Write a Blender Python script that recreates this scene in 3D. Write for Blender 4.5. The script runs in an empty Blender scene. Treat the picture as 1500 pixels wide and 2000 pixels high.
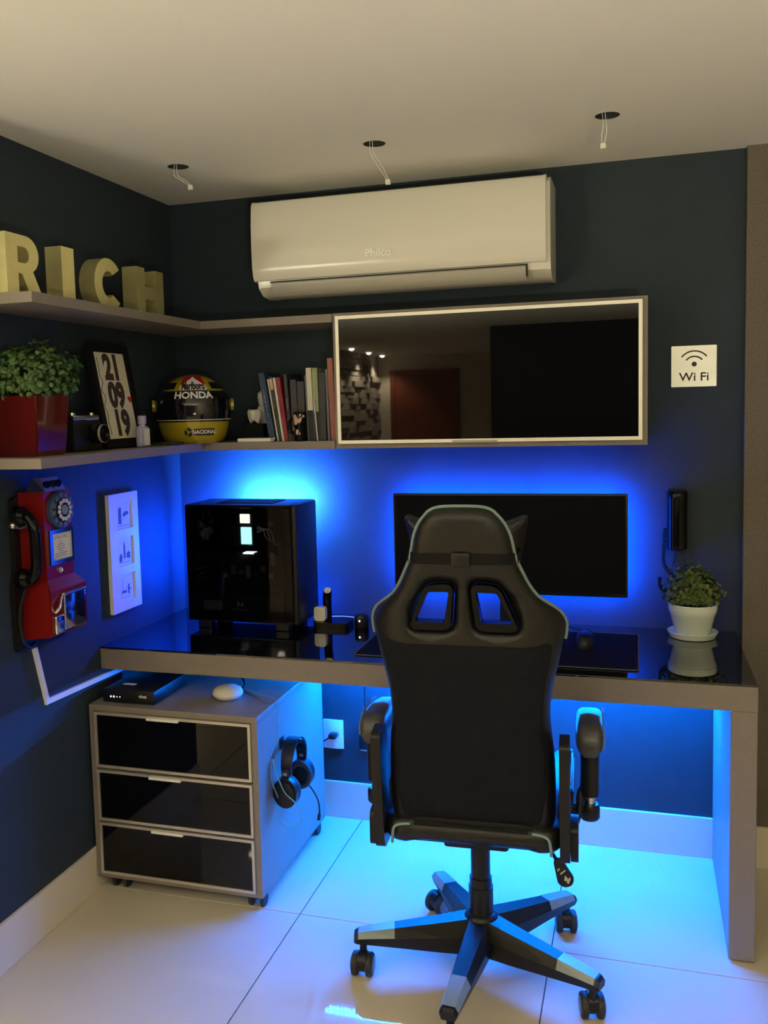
import bpy, bmesh, math, random
import numpy as np
from mathutils import Vector, Matrix
from mathutils.geometry import tessellate_polygon, delaunay_2d_cdt

random.seed(7)
sc = bpy.context.scene
COL = sc.collection
PI = math.pi

# ------------------------------------------------------------------ camera
CAM = Vector((1.6983, -3.1808, 1.53997))
Rv = Vector((0.95615263, 0.29175696, -0.02549554))
Uv = Vector((-0.00116622, 0.09084678, 0.9958642))
Fv = Vector((-0.2928665, 0.95216844, -0.08720364))
cd = bpy.data.cameras.new('camera')
cam = bpy.data.objects.new('camera', cd)
COL.objects.link(cam)
cam.matrix_world = Matrix(((Rv.x, Uv.x, -Fv.x, CAM.x), (Rv.y, Uv.y, -Fv.y, CAM.y), (Rv.z, Uv.z, -Fv.z, CAM.z), (0, 0, 0, 1)))
cd.sensor_fit = 'VERTICAL'
cd.sensor_height = 36.0
cd.lens = 36.0 * 1790.245 / 2000.0
cd.shift_x = 49.42 / 2000.0
cd.shift_y = -45.87 / 2000.0
cd.clip_start = 0.05
sc.camera = cam

# ------------------------------------------------------------------ world, exposure
w = bpy.data.worlds.new('night')
w.use_nodes = True
w.node_tree.nodes['Background'].inputs[0].default_value = (0.006, 0.006, 0.008, 1)
w.node_tree.nodes['Background'].inputs[1].default_value = 1.0
sc.world = w
sc.view_settings.view_transform = 'Standard'
sc.view_settings.look = 'None'
sc.view_settings.exposure = 0.0
sc.view_settings.gamma = 1.0
sc.view_settings.use_curve_mapping = False
sc.cycles.caustics_reflective = False
sc.cycles.caustics_refractive = False

FILL_E = 235.0         # strength of the two fill lamps added out of view behind the camera
FILL_W = (1.0, 0.96, 0.68)
LED_BLUE = (0.0, 0.08, 1.0)
LED_CYAN = (0.022, 0.16, 1.0)
E_DESK, E_MON, E_PC = 1050.0, 520.0, 4200.0

H = 2.32               # ceiling height
DZ = 0.78              # desk height

# ------------------------------------------------------------------ materials
def mat(name, col, rough=0.5, metal=0.0, spec=0.5, noise=None, bump=None, emit=None, coat=0.0, spread=0.15, sheen=0.0):
    m = bpy.data.materials.new(name)
    m.use_nodes = True
    nt = m.node_tree
    b = nt.nodes['Principled BSDF']
    b.inputs['Base Color'].default_value = (*col, 1)
    b.inputs['Roughness'].default_value = rough
    b.inputs['Metallic'].default_value = metal
    b.inputs['Specular IOR Level'].default_value = spec
    b.inputs['Coat Weight'].default_value = coat
    b.inputs['Sheen Weight'].default_value = sheen
    if emit:
        b.inputs['Emission Color'].default_value = (*emit[0], 1)
        b.inputs['Emission Strength'].default_value = emit[1]
    if noise or bump:
        tc = nt.nodes.new('ShaderNodeTexCoord')
    if noise:
        n = nt.nodes.new('ShaderNodeTexNoise')
        n.inputs['Scale'].default_value = noise
        n.inputs['Detail'].default_value = 6
        nt.links.new(tc.outputs['Object'], n.inputs['Vector'])
        r = nt.nodes.new('ShaderNodeMix')
        r.data_type = 'RGBA'
        r.inputs[6].default_value = (*[c * (1 - spread) for c in col], 1)
        r.inputs[7].default_value = (*[min(1, c * (1 + spread)) for c in col], 1)
        nt.links.new(n.outputs['Fac'], r.inputs[0])
        nt.links.new(r.outputs[2], b.inputs['Base Color'])
    if bump:
        n2 = nt.nodes.new('ShaderNodeTexNoise')
        n2.inputs['Scale'].default_value = bump[0]
        n2.inputs['Detail'].default_value = 8
        nt.links.new(tc.outputs['Object'], n2.inputs['Vector'])
        bp = nt.nodes.new('ShaderNodeBump')
        bp.inputs['Strength'].default_value = bump[1]
        bp.inputs['Distance'].default_value = 0.01
        nt.links.new(n2.outputs['Fac'], bp.inputs['Height'])
        nt.links.new(bp.outputs['Normal'], b.inputs['Normal'])
    return m

def emat(name, col, strength):
    m = bpy.data.materials.new(name)
    m.use_nodes = True
    nt = m.node_tree
    nt.nodes.remove(nt.nodes['Principled BSDF'])
    e = nt.nodes.new('ShaderNodeEmission')
    e.inputs[0].default_value = (*col, 1)
    e.inputs[1].default_value = strength
    nt.links.new(e.outputs[0], nt.nodes['Material Output'].inputs[0])
    return m

M = dict(
    wall=mat('slate_paint', (0.018, 0.031, 0.046), 0.75, noise=9, bump=(140, 0.10), spread=0.22),
    wallr=mat('textured_greige', (0.15, 0.127, 0.098), 0.8, noise=160, bump=(220, 0.35), spread=0.45),
    beige=mat('beige_paint', (0.55, 0.49, 0.40), 0.7, noise=4),
    dark=mat('dark_paint', (0.02, 0.022, 0.026), 0.7, noise=4),
    ceil=mat('ceiling_paint', (0.80, 0.77, 0.71), 0.85, noise=3, spread=0.03),
    tile=mat('porcelain_tile', (0.60, 0.525, 0.415), 0.035, noise=2.5, spread=0.05, spec=0.4),
    grout=mat('grout', (0.10, 0.09, 0.08), 0.9, noise=30),
    skirt=mat('skirting_porcelain', (0.74, 0.66, 0.53), 0.25, noise=3, spread=0.04),
    lam=mat('taupe_laminate', (0.235, 0.195, 0.165), 0.45, noise=60, spread=0.10, bump=(300, 0.03)),
    lamd=mat('taupe_edge', (0.30, 0.26, 0.225), 0.5, noise=60, spread=0.08),
    bglass=mat('black_glass', (0.002, 0.002, 0.003), 0.015, spec=0.34, noise=2),
    dglass=mat('desk_glass', (0.004, 0.005, 0.010), 0.02, spec=0.8, coat=0.6, noise=2),
    alu=mat('pale_aluminium', (0.92, 0.88, 0.78), 0.42, metal=0.25, noise=80, spread=0.05),
    alu2=mat('champagne_aluminium', (0.62, 0.57, 0.48), 0.35, metal=0.6, noise=80, spread=0.05),
    white=mat('white_plastic', (0.75, 0.72, 0.645), 0.22, spec=0.5, noise=3, spread=0.03),
    white2=mat('white_matte', (0.82, 0.80, 0.78), 0.5, noise=20, spread=0.04),
    vent=mat('grey_plastic', (0.42, 0.40, 0.35), 0.35, noise=6, spread=0.05),
    slot=mat('dark_slot', (0.03, 0.03, 0.03), 0.8, noise=6),
    logo=mat('logo_cream', (1.0, 1.0, 0.95), 0.3, noise=5, spread=0.02),
    gold=mat('gold_foil', (1.0, 0.83, 0.40), 0.33, metal=0.75, noise=14, spread=0.18, bump=(30, 0.15)),
    red=mat('glossy_red', (0.085, 0.003, 0.003), 0.10, coat=0.6, noise=5, spread=0.1),
    redp=mat('phone_red', (0.20, 0.006, 0.005), 0.22, coat=0.3, noise=5, spread=0.1),
    chrome=mat('chrome', (0.72, 0.74, 0.78), 0.12, metal=1.0, noise=9, spread=0.05),
    steel=mat('brushed_steel', (0.70, 0.67, 0.60), 0.26, metal=1.0, noise=30, spread=0.08),
    black=mat('black_plastic', (0.009, 0.009, 0.010), 0.38, spec=0.35, noise=20),
    black2=mat('matte_black', (0.007, 0.007, 0.008), 0.7, spec=0.15, noise=20),
    gblack=mat('gloss_black', (0.004, 0.004, 0.005), 0.12, spec=0.2, noise=10),
    ink=mat('black_ink', (0.012, 0.011, 0.012), 0.6, noise=30),
    inkb=mat('brown_ink', (0.05, 0.03, 0.024), 0.6, noise=200, spread=0.8),
    paper=mat('cream_paper', (0.70, 0.65, 0.52), 0.7, noise=12, spread=0.05),
    paperw=mat('white_paper', (0.78, 0.78, 0.80), 0.7, noise=12, spread=0.05),
    sketch=mat('grey_ink', (0.13, 0.13, 0.16), 0.8, noise=120, spread=0.6),
    heart=mat('red_ink', (0.45, 0.02, 0.02), 0.6, noise=30),
    leaf=mat('leaf_green', (0.055, 0.115, 0.025), 0.5, noise=24, spread=0.55),
    leaf2=mat('leaf_yellow_green', (0.085, 0.125, 0.022), 0.5, noise=24, spread=0.55),
    soil=mat('soil', (0.02, 0.015, 0.01), 0.9, noise=40),
    pot=mat('white_glaze', (0.80, 0.88, 0.80), 0.14, coat=0.4, noise=4, spread=0.03),
    yellow=mat('helmet_yellow', (0.42, 0.32, 0.016), 0.18, coat=0.6, noise=4, spread=0.06),
    green=mat('helmet_green', (0.02, 0.10, 0.05), 0.2, coat=0.5, noise=4),
    visor=mat('visor_black', (0.006, 0.006, 0.010), 0.12, coat=0.5, noise=4),
    hred=mat('helmet_red', (0.45, 0.01, 0.02), 0.2, coat=0.4, noise=4),
    leather=mat('black_leather', (0.009, 0.0088, 0.0085), 0.36, spec=0.42, noise=30, bump=(160, 0.12), spread=0.3),
    fabric=mat('black_weave', (0.006, 0.0066, 0.011), 0.85, spec=0.2, noise=240, bump=(420, 0.25), spread=0.5),
    piping=mat('grey_teal_piping', (0.17, 0.25, 0.25), 0.5, noise=60),
    greycap=mat('grey_cap', (0.22, 0.27, 0.27), 0.3, noise=30, spread=0.06),
    rubber=mat('rubber', (0.02, 0.02, 0.022), 0.6, noise=40),
    wheel=mat('wheel_grey', (0.16, 0.17, 0.19), 0.3, noise=20),
    padm=mat('arm_vinyl', (0.05, 0.05, 0.055), 0.35, noise=40, bump=(120, 0.08)),
    navy=mat('navy_cover', (0.02, 0.045, 0.11), 0.5, noise=30),
    crim=mat('crimson_cover', (0.26, 0.012, 0.03), 0.5, noise=30),
    salm=mat('salmon_cover', (0.36, 0.12, 0.09), 0.55, noise=30, spread=0.25),
    sage=mat('sage_cover', (0.30, 0.34, 0.18), 0.55, noise=30),
    cream=mat('cream_cover', (0.62, 0.58, 0.50), 0.6, noise=30),
    darkbk=mat('dark_cover', (0.025, 0.025, 0.035), 0.5, noise=30),
    greybk=mat('grey_cover', (0.12, 0.13, 0.16), 0.5, noise=30),
    pages=mat('page_block', (0.60, 0.55, 0.44), 0.8, noise=90, spread=0.2),
    pink=mat('skin_pink', (0.62, 0.38, 0.30), 0.5, noise=18, spread=0.2),
    lilac=mat('lilac_plastic', (0.42, 0.40, 0.58), 0.25, noise=10),
    teal=mat('cord_teal', (0.16, 0.36, 0.36), 0.4, noise=20),
    door=mat('red_wood', (0.17, 0.045, 0.018), 0.4, noise=6, spread=0.3),
    stone=mat('stone_mosaic', (0.40, 0.36, 0.29), 0.8, noise=14, spread=0.3, bump=(30, 0.4)),
    pcb=mat('circuit_board', (0.010, 0.012, 0.016), 0.5, noise=40),
    tagw=mat('faded_label', (0.12, 0.13, 0.14), 0.6, noise=60),
    pwhite=mat('shroud_print', (0.36, 0.36, 0.40), 0.5, noise=60),
    mesh=mat('mat_cloth', (0.004, 0.004, 0.007), 0.8, spec=0.12, noise=200),
    matedge=mat('mat_stitch', (0.10, 0.11, 0.11), 0.7, noise=90),
    e_desk=emat('led_desk', (0, .078, 1), E_DESK),
    e_deskd=emat('led_desk_dot', (0.0, 0.165, 1.0), E_DESK * 3.0),
    e_mon=emat('led_monitor', LED_BLUE, E_MON),
    e_pc=emat('led_tower', LED_CYAN, E_PC),
    e_pc2=emat('led_tower_side', (0, .05, 1), E_PC * 0.26),
    e_ram=emat('cooler_cyan', (0.35, 1.0, 0.95), 5.0),
    e_ram2=emat('cooler_warm', (1.0, 0.80, 0.55), 5.0),
    e_spot=emat('spot_warm', (1.0, 0.86, 0.62), 120.0),
    e_fill=emat('added_fill_warm', FILL_W, FILL_E),
    e_dot=emat('status_led', (0.75, 0.85, 1.0), 4.0),
)
# tinted window of the computer tower: dark transparent sheet with a glossy face
def glass_mat(name, tint, gloss=0.06):
    m = bpy.data.materials.new(name)
    m.use_nodes = True
    nt = m.node_tree
    nt.nodes.remove(nt.nodes['Principled BSDF'])
    t = nt.nodes.new('ShaderNodeBsdfTransparent')
    t.inputs[0].default_value = (*tint, 1)
    g = nt.nodes.new('ShaderNodeBsdfGlossy')
    g.inputs['Roughness'].default_value = 0.02
    fr = nt.nodes.new('ShaderNodeFresnel')
    fr.inputs[0].default_value = 1.22
    mx = nt.nodes.new('ShaderNodeMixShader')
    nt.links.new(fr.outputs[0], mx.inputs[0])
    nt.links.new(t.outputs[0], mx.inputs[1])
    nt.links.new(g.outputs[0], mx.inputs[2])
    nt.links.new(mx.outputs[0], nt.nodes['Material Output'].inputs[0])
    return m
M['tint'] = glass_mat('tinted_panel', (0.55, 0.55, 0.58))

# ------------------------------------------------------------------ mesh helpers
class B:
    """collects shapes for one mesh"""
    def __init__(s):
        s.v, s.f = [], []
    def add(s, vs, fs):
        o = len(s.v)
        s.v += [tuple(p) for p in vs]
        s.f += [tuple(i + o for i in f) for f in fs]
        return s
    def bm(s, b, mtx=None):
        b.verts.index_update()
        s.add([(mtx @ v.co if mtx else v.co) for v in b.verts], [[v.index for v in f.verts] for f in b.faces])
        b.free()
        return s
    def box(s, lo, hi, bev=0.0, seg=2, mtx=None):
        b = bmesh.new()
        bmesh.ops.create_cube(b, size=1)
        d = [hi[i] - lo[i] for i in range(3)]
        c = [(hi[i] + lo[i]) / 2 for i in range(3)]
        for v in b.verts:
            v.co = Vector((v.co.x * d[0] + c[0], v.co.y * d[1] + c[1], v.co.z * d[2] + c[2]))
        if bev:
            bmesh.ops.bevel(b, geom=list(b.edges), offset=min(bev, min(d) * 0.49), segments=seg, affect='EDGES', profile=0.5)
        return s.bm(b, mtx)
    def tube(s, pts, r, n=8, caps=True, closed=False):
        pts = [Vector(p) for p in pts]
        rs = r if isinstance(r, (list, tuple)) else [r] * len(pts)
        N = len(pts)
        rings = []
        prev = None
        for i, p in enumerate(pts):
            if closed:
                t = (pts[(i + 1) % N] - pts[i - 1]).normalized()
            else:
                t = (pts[min(i + 1, N - 1)] - pts[max(i - 1, 0)]).normalized()
            if prev is None:
                a = Vector((0, 0, 1)) if abs(t.z) < 0.9 else Vector((1, 0, 0))
                u = t.cross(a).normalized()
            else:
                u = (prev - t * prev.dot(t)).normalized()
            prev = u
            q = t.cross(u)
            rings.append([p + (u * math.cos(2 * PI * k / n) + q * math.sin(2 * PI * k / n)) * rs[i] for k in range(n)])
        vs = [v for g in rings for v in g]
        fs = []
        for i in range(N if closed else N - 1):
            j = (i + 1) % N
            for k in range(n):
                fs.append((i * n + k, i * n + (k + 1) % n, j * n + (k + 1) % n, j * n + k))
        if caps and not closed:
            fs.append(tuple(range(n))[::-1])
            fs.append(tuple((N - 1) * n + k for k in range(n)))
        return s.add(vs, fs)
    def lathe(s, prof, c=(0, 0, 0), n=32, axis='z', caps=True, mtx=None):
        vs, fs = [], []
        for (r, h) in prof:
            for k in range(n):
                a = 2 * PI * k / n
                x, y = r * math.cos(a), r * math.sin(a)
                p = {'z': (x, y, h), 'x': (h, x, y), 'y': (y, h, x)}[axis]
                p = Vector(p)
                if mtx:
                    p = mtx @ p
                vs.append(p + Vector(c))
        m = len(prof)
        for i in range(m - 1):
            for k in range(n):
                fs.append((i * n + k, i * n + (k + 1) % n, (i + 1) * n + (k + 1) % n, (i + 1) * n + k))
        if caps:
            fs.append(tuple(range(n))[::-1])
            fs.append(tuple((m - 1) * n + k for k in range(n)))
        return s.add(vs, fs)
    def prism(s, loop, holes=(), fn=None, d0=0.0, d1=0.01):
        """2D loop (u,v) extruded from d0 to d1; fn(u,v,d)->xyz"""
        loops = [list(loop)] + [list(h) for h in holes]
        flat = [p for l in loops for p in l]
        tri = tessellate_polygon([[Vector((p[0], p[1], 0)) for p in l] for l in loops])
        n = len(flat)
        vs = [fn(p[0], p[1], d0) for p in flat] + [fn(p[0], p[1], d1) for p in flat]
        fs = []
        for t in tri:
            a, b_, c = [flat[i] for i in t]
            ccw = (b_[0] - a[0]) * (c[1] - a[1]) - (b_[1] - a[1]) * (c[0] - a[0]) > 0
            t = t if ccw else t[::-1]
            fs.append(tuple(i + n for i in t))
            fs.append(tuple(t[::-1]))
        o = 0
        for l in loops:
            m = len(l)
            for k in range(m):
                fs.append((o + k, o + (k + 1) % m, o + (k + 1) % m + n, o + k + n))
            o += m
        return s.add(vs, fs)
    def sphere(s, c, r, sc_=(1, 1, 1), u=20, v=12):
        b = bmesh.new()
        bmesh.ops.create_uvsphere(b, u_segments=u, v_segments=v, radius=r)
        for q in b.verts:
            q.co = Vector((q.co.x * sc_[0] + c[0], q.co.y * sc_[1] + c[1], q.co.z * sc_[2] + c[2]))
        return s.bm(b)

def link(name, data, parent=None, loc=(0, 0, 0)):
    o = bpy.data.objects.new(name, data)
    COL.objects.link(o)
    o.parent = parent
    o.location = loc
    return o

def build(name, b, m, parent=None, smooth=None, world=True, loc=None):
    """one mesh object; world=True: shapes are in world metres, shifted to the parent's base"""
    off = Vector((0, 0, 0))
    if parent is not None and world:
        p = parent
        while p is not None:
            off += p.location
            p = p.parent
    here = Vector((0, 0, 0))
    if parent is None and b.v:
        a = np.array(b.v)
        here = Vector(((a[:, 0].min() + a[:, 0].max()) / 2, (a[:, 1].min() + a[:, 1].max()) / 2, a[:, 2].min()))
        off = here
    me = bpy.data.meshes.new(name)
    me.from_pydata([tuple(Vector(v) - off) for v in b.v], [], b.f)
    me.validate()
    bb = bmesh.new()
    bb.from_mesh(me)
    bmesh.ops.recalc_face_normals(bb, faces=bb.faces)
    bb.to_mesh(me)
    bb.free()
    me.materials.append(M[m] if isinstance(m, str) else m)
    if smooth:
        me.shade_smooth()
        me.set_sharp_from_angle(angle=math.radians(smooth if smooth is not True else 40))
    return link(name, me, parent, here)

def thing(name, label, cat, loc=(0, 0, 0), rotz=0.0, group=None):
    o = link(name, None, None, loc)
    o.empty_display_size = 0.05
    o.rotation_euler = (0, 0, rotz)
    return tag(o, label, cat, group)

def tag(o, label, cat, group=None):
    o['label'] = label
    o['category'] = cat
    if group:
        o['group'] = group
    return o

def struct(o, label=None):
    o['kind'] = 'structure'
    if label:
        o['label'] = label
    return o

def round_poly(pts, r, n=5):
    out = []
    m = len(pts)
    for i in range(m):
        p, a, c = Vector(pts[i]), Vector(pts[i - 1]), Vector(pts[(i + 1) % m])
        rr = min(r, (a - p).length * 0.45, (c - p).length * 0.45)
        s = p + (a - p).normalized() * rr
        e = p + (c - p).normalized() * rr
        for k in range(n + 1):
            t = k / n
            q = s * (1 - t) ** 2 + p * 2 * t * (1 - t) + e * t * t
            out.append((q.x, q.y))
    return out

def catmull(pts, n=6, closed=False):
    P = [Vector(p) for p in pts]
    m = len(P)
    out = []
    for i in range(m if closed else m - 1):
        g = (lambda k: P[k % m]) if closed else (lambda k: P[max(0, min(m - 1, k))])
        a, b, c, d = g(i - 1), g(i), g(i + 1), g(i + 2)
        for k in range(n):
            t = k / n
            out.append(0.5 * ((2 * b) + (c - a) * t + (2 * a - 5 * b + 4 * c - d) * t * t + (3 * b - a - 3 * c + d) * t ** 3))
    if not closed:
        out.append(P[-1])
    return out

def rrect(w_, h_, r, cx=0, cy=0):
    return round_poly([(cx - w_ / 2, cy - h_ / 2), (cx + w_ / 2, cy - h_ / 2), (cx + w_ / 2, cy + h_ / 2), (cx - w_ / 2, cy + h_ / 2)], r)

def circle2(cx, cy, rx, ry=None, n=24):
    ry = ry or rx
    return [(cx + rx * math.cos(2 * PI * k / n), cy + ry * math.sin(2 * PI * k / n)) for k in range(n)]

def inside(p, poly):
    x, y = p
    r = False
    j = len(poly) - 1
    for i in range(len(poly)):
        xi, yi = poly[i][0], poly[i][1]
        xj, yj = poly[j][0], poly[j][1]
        if (yi > y) != (yj > y) and x < (xj - xi) * (y - yi) / (yj - yi) + xi:
            r = not r
        j = i
    return r

def text2d(s, size=1.0, bold=0.0, cut=0, shear=0.0, width=1.0):
    """triangles of a line of lettering, centred, flat in 2D"""
    cu = bpy.data.curves.new('lettering', 'FONT')
    cu.body = s
    cu.size = size
    cu.offset = bold
    cu.align_x = 'CENTER'
    cu.align_y = 'CENTER'
    cu.resolution_u = 3
    cu.shear = shear
    o = bpy.data.objects.new('lettering', cu)
    COL.objects.link(o)
    bpy.context.view_layer.update()
    me = bpy.data.meshes.new_from_object(o.evaluated_get(bpy.context.evaluated_depsgraph_get()))
    b = bmesh.new()
    b.from_mesh(me)
    if cut:
        bmesh.ops.triangulate(b, faces=b.faces)
        bmesh.ops.subdivide_edges(b, edges=b.edges, cuts=cut, use_grid_fill=True)
    b.verts.index_update()
    vs = [(v.co.x * width, v.co.y) for v in b.verts]
    fs = [[v.index for v in f.verts] for f in b.faces]
    b.free()
    bpy.data.objects.remove(o)
    bpy.data.meshes.remove(me)
    bpy.data.curves.remove(cu)
    return vs, fs

def put_text(b, s, size, fn, **k):
    vs, fs = text2d(s, size, **k)
    b.add([fn(u, v) for u, v in vs], fs)
    return b

# local frames for walls: on the back wall (facing -y) u=+x v=+z ; on the left wall (facing +x) u=+y v=+z
def onY(x0, y0, z0):
    return lambda u, v, d=0.0: (x0 + u, y0 - d, z0 + v)
def onX(x0, y0, z0):
    return lambda u, v, d=0.0: (x0 + d, y0 + u, z0 + v)
def onZ(x0, y0, z0):
    return lambda u, v, d=0.0: (x0 + u, y0 + v, z0 + d)

# ================================================================== STRUCTURE
XL, XR, YB = -2.15, 4.1, -11.0
struct(build('wall_back', B().box((-0.1, 0, 0), (2.06, 0.12, H)), 'wall'))
struct(build('wall_left', B().box((-0.12, -1.45, 0), (0, 0.12, H)), 'wall'))
struct(build('wall_right', B().box((2.018, -0.03, 0), (XR, 0.12, H)), 'wallr'))
struct(build('wall_side', B().box((XR, YB, 0), (XR + 0.1, 0.12, H)), 'beige'))
struct(build('wall_rear', B().box((XL, YB - 0.1, 0), (XR, YB, H)), 'beige'))
struct(build('wall_partition', B().box((0.28, -6.6, 0), (XR, -6.5, H)), 'dark'))
struct(build('wall_return', B().box((XL, -1.45, 0), (-0.12, -1.35, H)), 'beige'))
ws = struct(build('wall_stone', B().box((XL - 0.1, YB, 0), (XL, -1.35, H)), 'beige'))
sb = B()
z = 0.0
rnd = random.Random(3)
while z < H - 0.02:
    y = YB + 0.02
    while y < -7.9:
        L = rnd.uniform(0.12, 0.34)
        d = rnd.choice([0.01, 0.02, 0.035, 0.05])
        sb.box((XL, y, z + 0.002), (XL + d, min(y + L, -7.9) - 0.004, min(z + 0.078, H - 0.001)))
        y += L
    z += 0.08
o = build('stone_block', sb, 'stone', ws)
o['kind'] = 'stuff'

# ceiling with three round openings
HOLES = [(0.293, -0.477), (0.945, -0.485), (1.613, -0.501)]
pr = B()
xe = [XL - 0.1, HOLES[0][0] - .1, (HOLES[0][0] + HOLES[1][0]) / 2, (HOLES[1][0] + HOLES[2][0]) / 2, HOLES[2][0] + .1, XR + .1]
ya, yb, yc, yd = YB - 0.1, -0.6, -0.4, 0.12
for k in range(5):
    R4 = lambda y0, y1: [(xe[k], y0), (xe[k + 1], y0), (xe[k + 1], y1), (xe[k], y1)]
    for y0, y1 in ((ya, yb), (yb, yc), (yc, yd)):
        if y0 == yb and 1 <= k <= 3:
            cx, cy = HOLES[k - 1]
            ring = circle2(cx, cy, 0.0335, n=32)
            vs_ = [(x, y, H) for x, y in ring]
            out = []
            for x, y in ring:       # matching points on the rectangle
                dx, dy = x - cx, y - cy
                sx = ((xe[k + 1] if dx > 0 else xe[k]) - cx) / dx if abs(dx) > 1e-9 else 1e9
                sy = ((yc if dy > 0 else yb) - cy) / dy if abs(dy) > 1e-9 else 1e9
                q = min(sx, sy)
                out.append((cx + dx * q, cy + dy * q, H))
            for (x, y) in R4(yb, yc):
                i = min(range(32), key=lambda i_: (out[i_][0] - x) ** 2 + (out[i_][1] - y) ** 2)
                out[i] = (x, y, H)
            pr.add(vs_ + out, [(i, (i + 1) % 32, 32 + (i + 1) % 32, 32 + i) for i in range(32)])
        else:
            pr.add([(x, y, H) for x, y in R4(y0, y1)], [(0, 1, 2, 3)])
pr.box((XL - 0.1, YB - 0.1, H + .15), (XR + .1, .12, H + .17))
struct(build('ceiling', pr, 'ceil'))
for i, (x, y) in enumerate(HOLES):
    lab = ['empty round downlight hole in ceiling above the gold letters', 'empty round downlight hole in ceiling in front of the air conditioner',
           'empty round downlight hole in ceiling towards the textured greige wall'][i]
    t = thing('downlight_hole', lab, 'ceiling hole', (x, y, H), group='empty downlight holes')
    b = B().lathe([(0.0335, 0.0), (0.034, 0.002), (0.034, 0.10), (0.001, 0.10)], (x, y, H + 0.001), 28, caps=False)
    build('housing', b, 'slot', t, True)
    end = [(0.32, -0.45, 2.259), (0.967, -0.42, 2.222), (1.601, -0.48, 2.246)][i]
    for k, dx in enumerate((-0.004, 0.004)):
        s0 = (x - 0.012 + dx * 2, y + 0.004, H + 0.07)
        mid = (x - 0.006 + dx, y - 0.01 + 0.012 * k, H - 0.028)
        build('wire', B().tube(catmull([s0, (x - 0.010 + dx, y, H + 0.01), mid, ((mid[0] + end[0]) / 2 + dx, (mid[1] + end[1]) / 2, (mid[2] + end[2]) / 2 + 0.004), (end[0] + dx * 0.6, end[1], end[2] + 0.006)], 5), 0.0010, 6), 'white2', t, True)
    build('connector', B().box((end[0] - 0.008, end[1] - 0.006, end[2] - 0.008), (end[0] + 0.008, end[1] + 0.006, end[2] + 0.008), 0.003), 'white', t)

# floor: one slab of screed, porcelain tiles laid on it
fl = struct(build('floor', B().box((XL - 0.1, YB - 0.1, -0.06), (XR + 0.1, 0.12, -0.0035)), 'grout'))
TX, TY, TS, G = 1.461, -0.675, 0.757, 0.0016
xs = [TX + TS * k for k in range(-5, 5)]
ys = [TY + TS * k for k in range(-14, 2)]
for xa in xs[:-1]:
    for ya in ys[:-1]:
        x0, x1 = max(xa + G, XL), min(xa + TS - G, XR)
        y0, y1 = max(ya + G, YB), min(ya + TS - G, 0.0)
        if x1 - x0 < 0.02 or y1 - y0 < 0.02:
            continue
        build('tile', B().box((x0, y0, -0.0033), (x1, y1, 0.0), 0.0008, 1), 'tile', fl)

BBH = 0.139
struct(build('baseboard_left', B().box((0.0, -1.45, 0), (0.012, -0.012, BBH), 0.001, 1), 'skirt'))
struct(build('baseboard_back', B().box((0.0, -0.012, 0), (2.018, 0.0, BBH), 0.001, 1), 'skirt'))
struct(build('baseboard_right', B().box((2.018, -0.042, 0), (XR, -0.03, BBH), 0.001, 1), 'skirt'))

# the far door seen in the dark glass
dx0, dx1, dy = -1.88, -0.96, YB
dr = struct(link('door_1', None, None, ((dx0 + dx1) / 2, dy, 0)), 'red wooden door')
build('door_leaf', B().box((dx0, dy, 0), (dx1, dy + 0.04, 2.03), 0.003), 'door', dr)
build('door_frame', B().box((dx0 - 0.07, dy, 0), (dx0, dy + 0.05, 2.1)).box((dx1, dy, 0), (dx1 + 0.07, dy + 0.05, 2.1)).box((dx0, dy, 2.03), (dx1, dy + 0.05, 2.1)), 'door', dr)
build('door_handle', B().tube([(dx1 - 0.08, dy + 0.04, 1.0), (dx1 - 0.08, dy + 0.09, 1.0), (dx1 - 0.2, dy + 0.09, 1.0)], 0.01), 'steel', dr)

# downlights that are lit, deeper in the apartment
for i, (x, y) in enumerate([(-1.52, -5.28), (-1.88, -8.8), (-1.94, -9.8), (-1.98, -10.65)]):
    lab = ['lit recessed downlight over the walkway, apart from the stone wall', 'first lit downlight at the plain end of the rough stone wall', 'middle lit downlight of three along the rough stone wall', 'lit downlight over the stone wall beside the red door'][i]
    t = thing('downlight', lab, 'ceiling lamp', (x, y, H), group='lit downlights')
    build('ring', B().lathe([(0.036, 0), (0.05, 0), (0.05, -0.006), (0.036, -0.006)], (x, y, H - 0.0005), 28), 'white', t, True)
    build('lens', B().lathe([(0.036, 0), (0.034, -0.012), (0.025, -0.024), (0.010, -0.031), (0.001, -0.032)], (x, y, H - 0.001), 24, caps=False), 'e_spot', t)
    ld = bpy.data.lights.new('downlight_beam', 'SPOT')
    ld.energy = 260
    ld.color = (1.0, 0.84, 0.60)
    ld.spot_size = 2.0
    ld.spot_blend = 0.6
    ld.shadow_soft_size = 0.03
    lo = link('downlight_beam', ld, t, (0, 0, -0.06))

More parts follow.
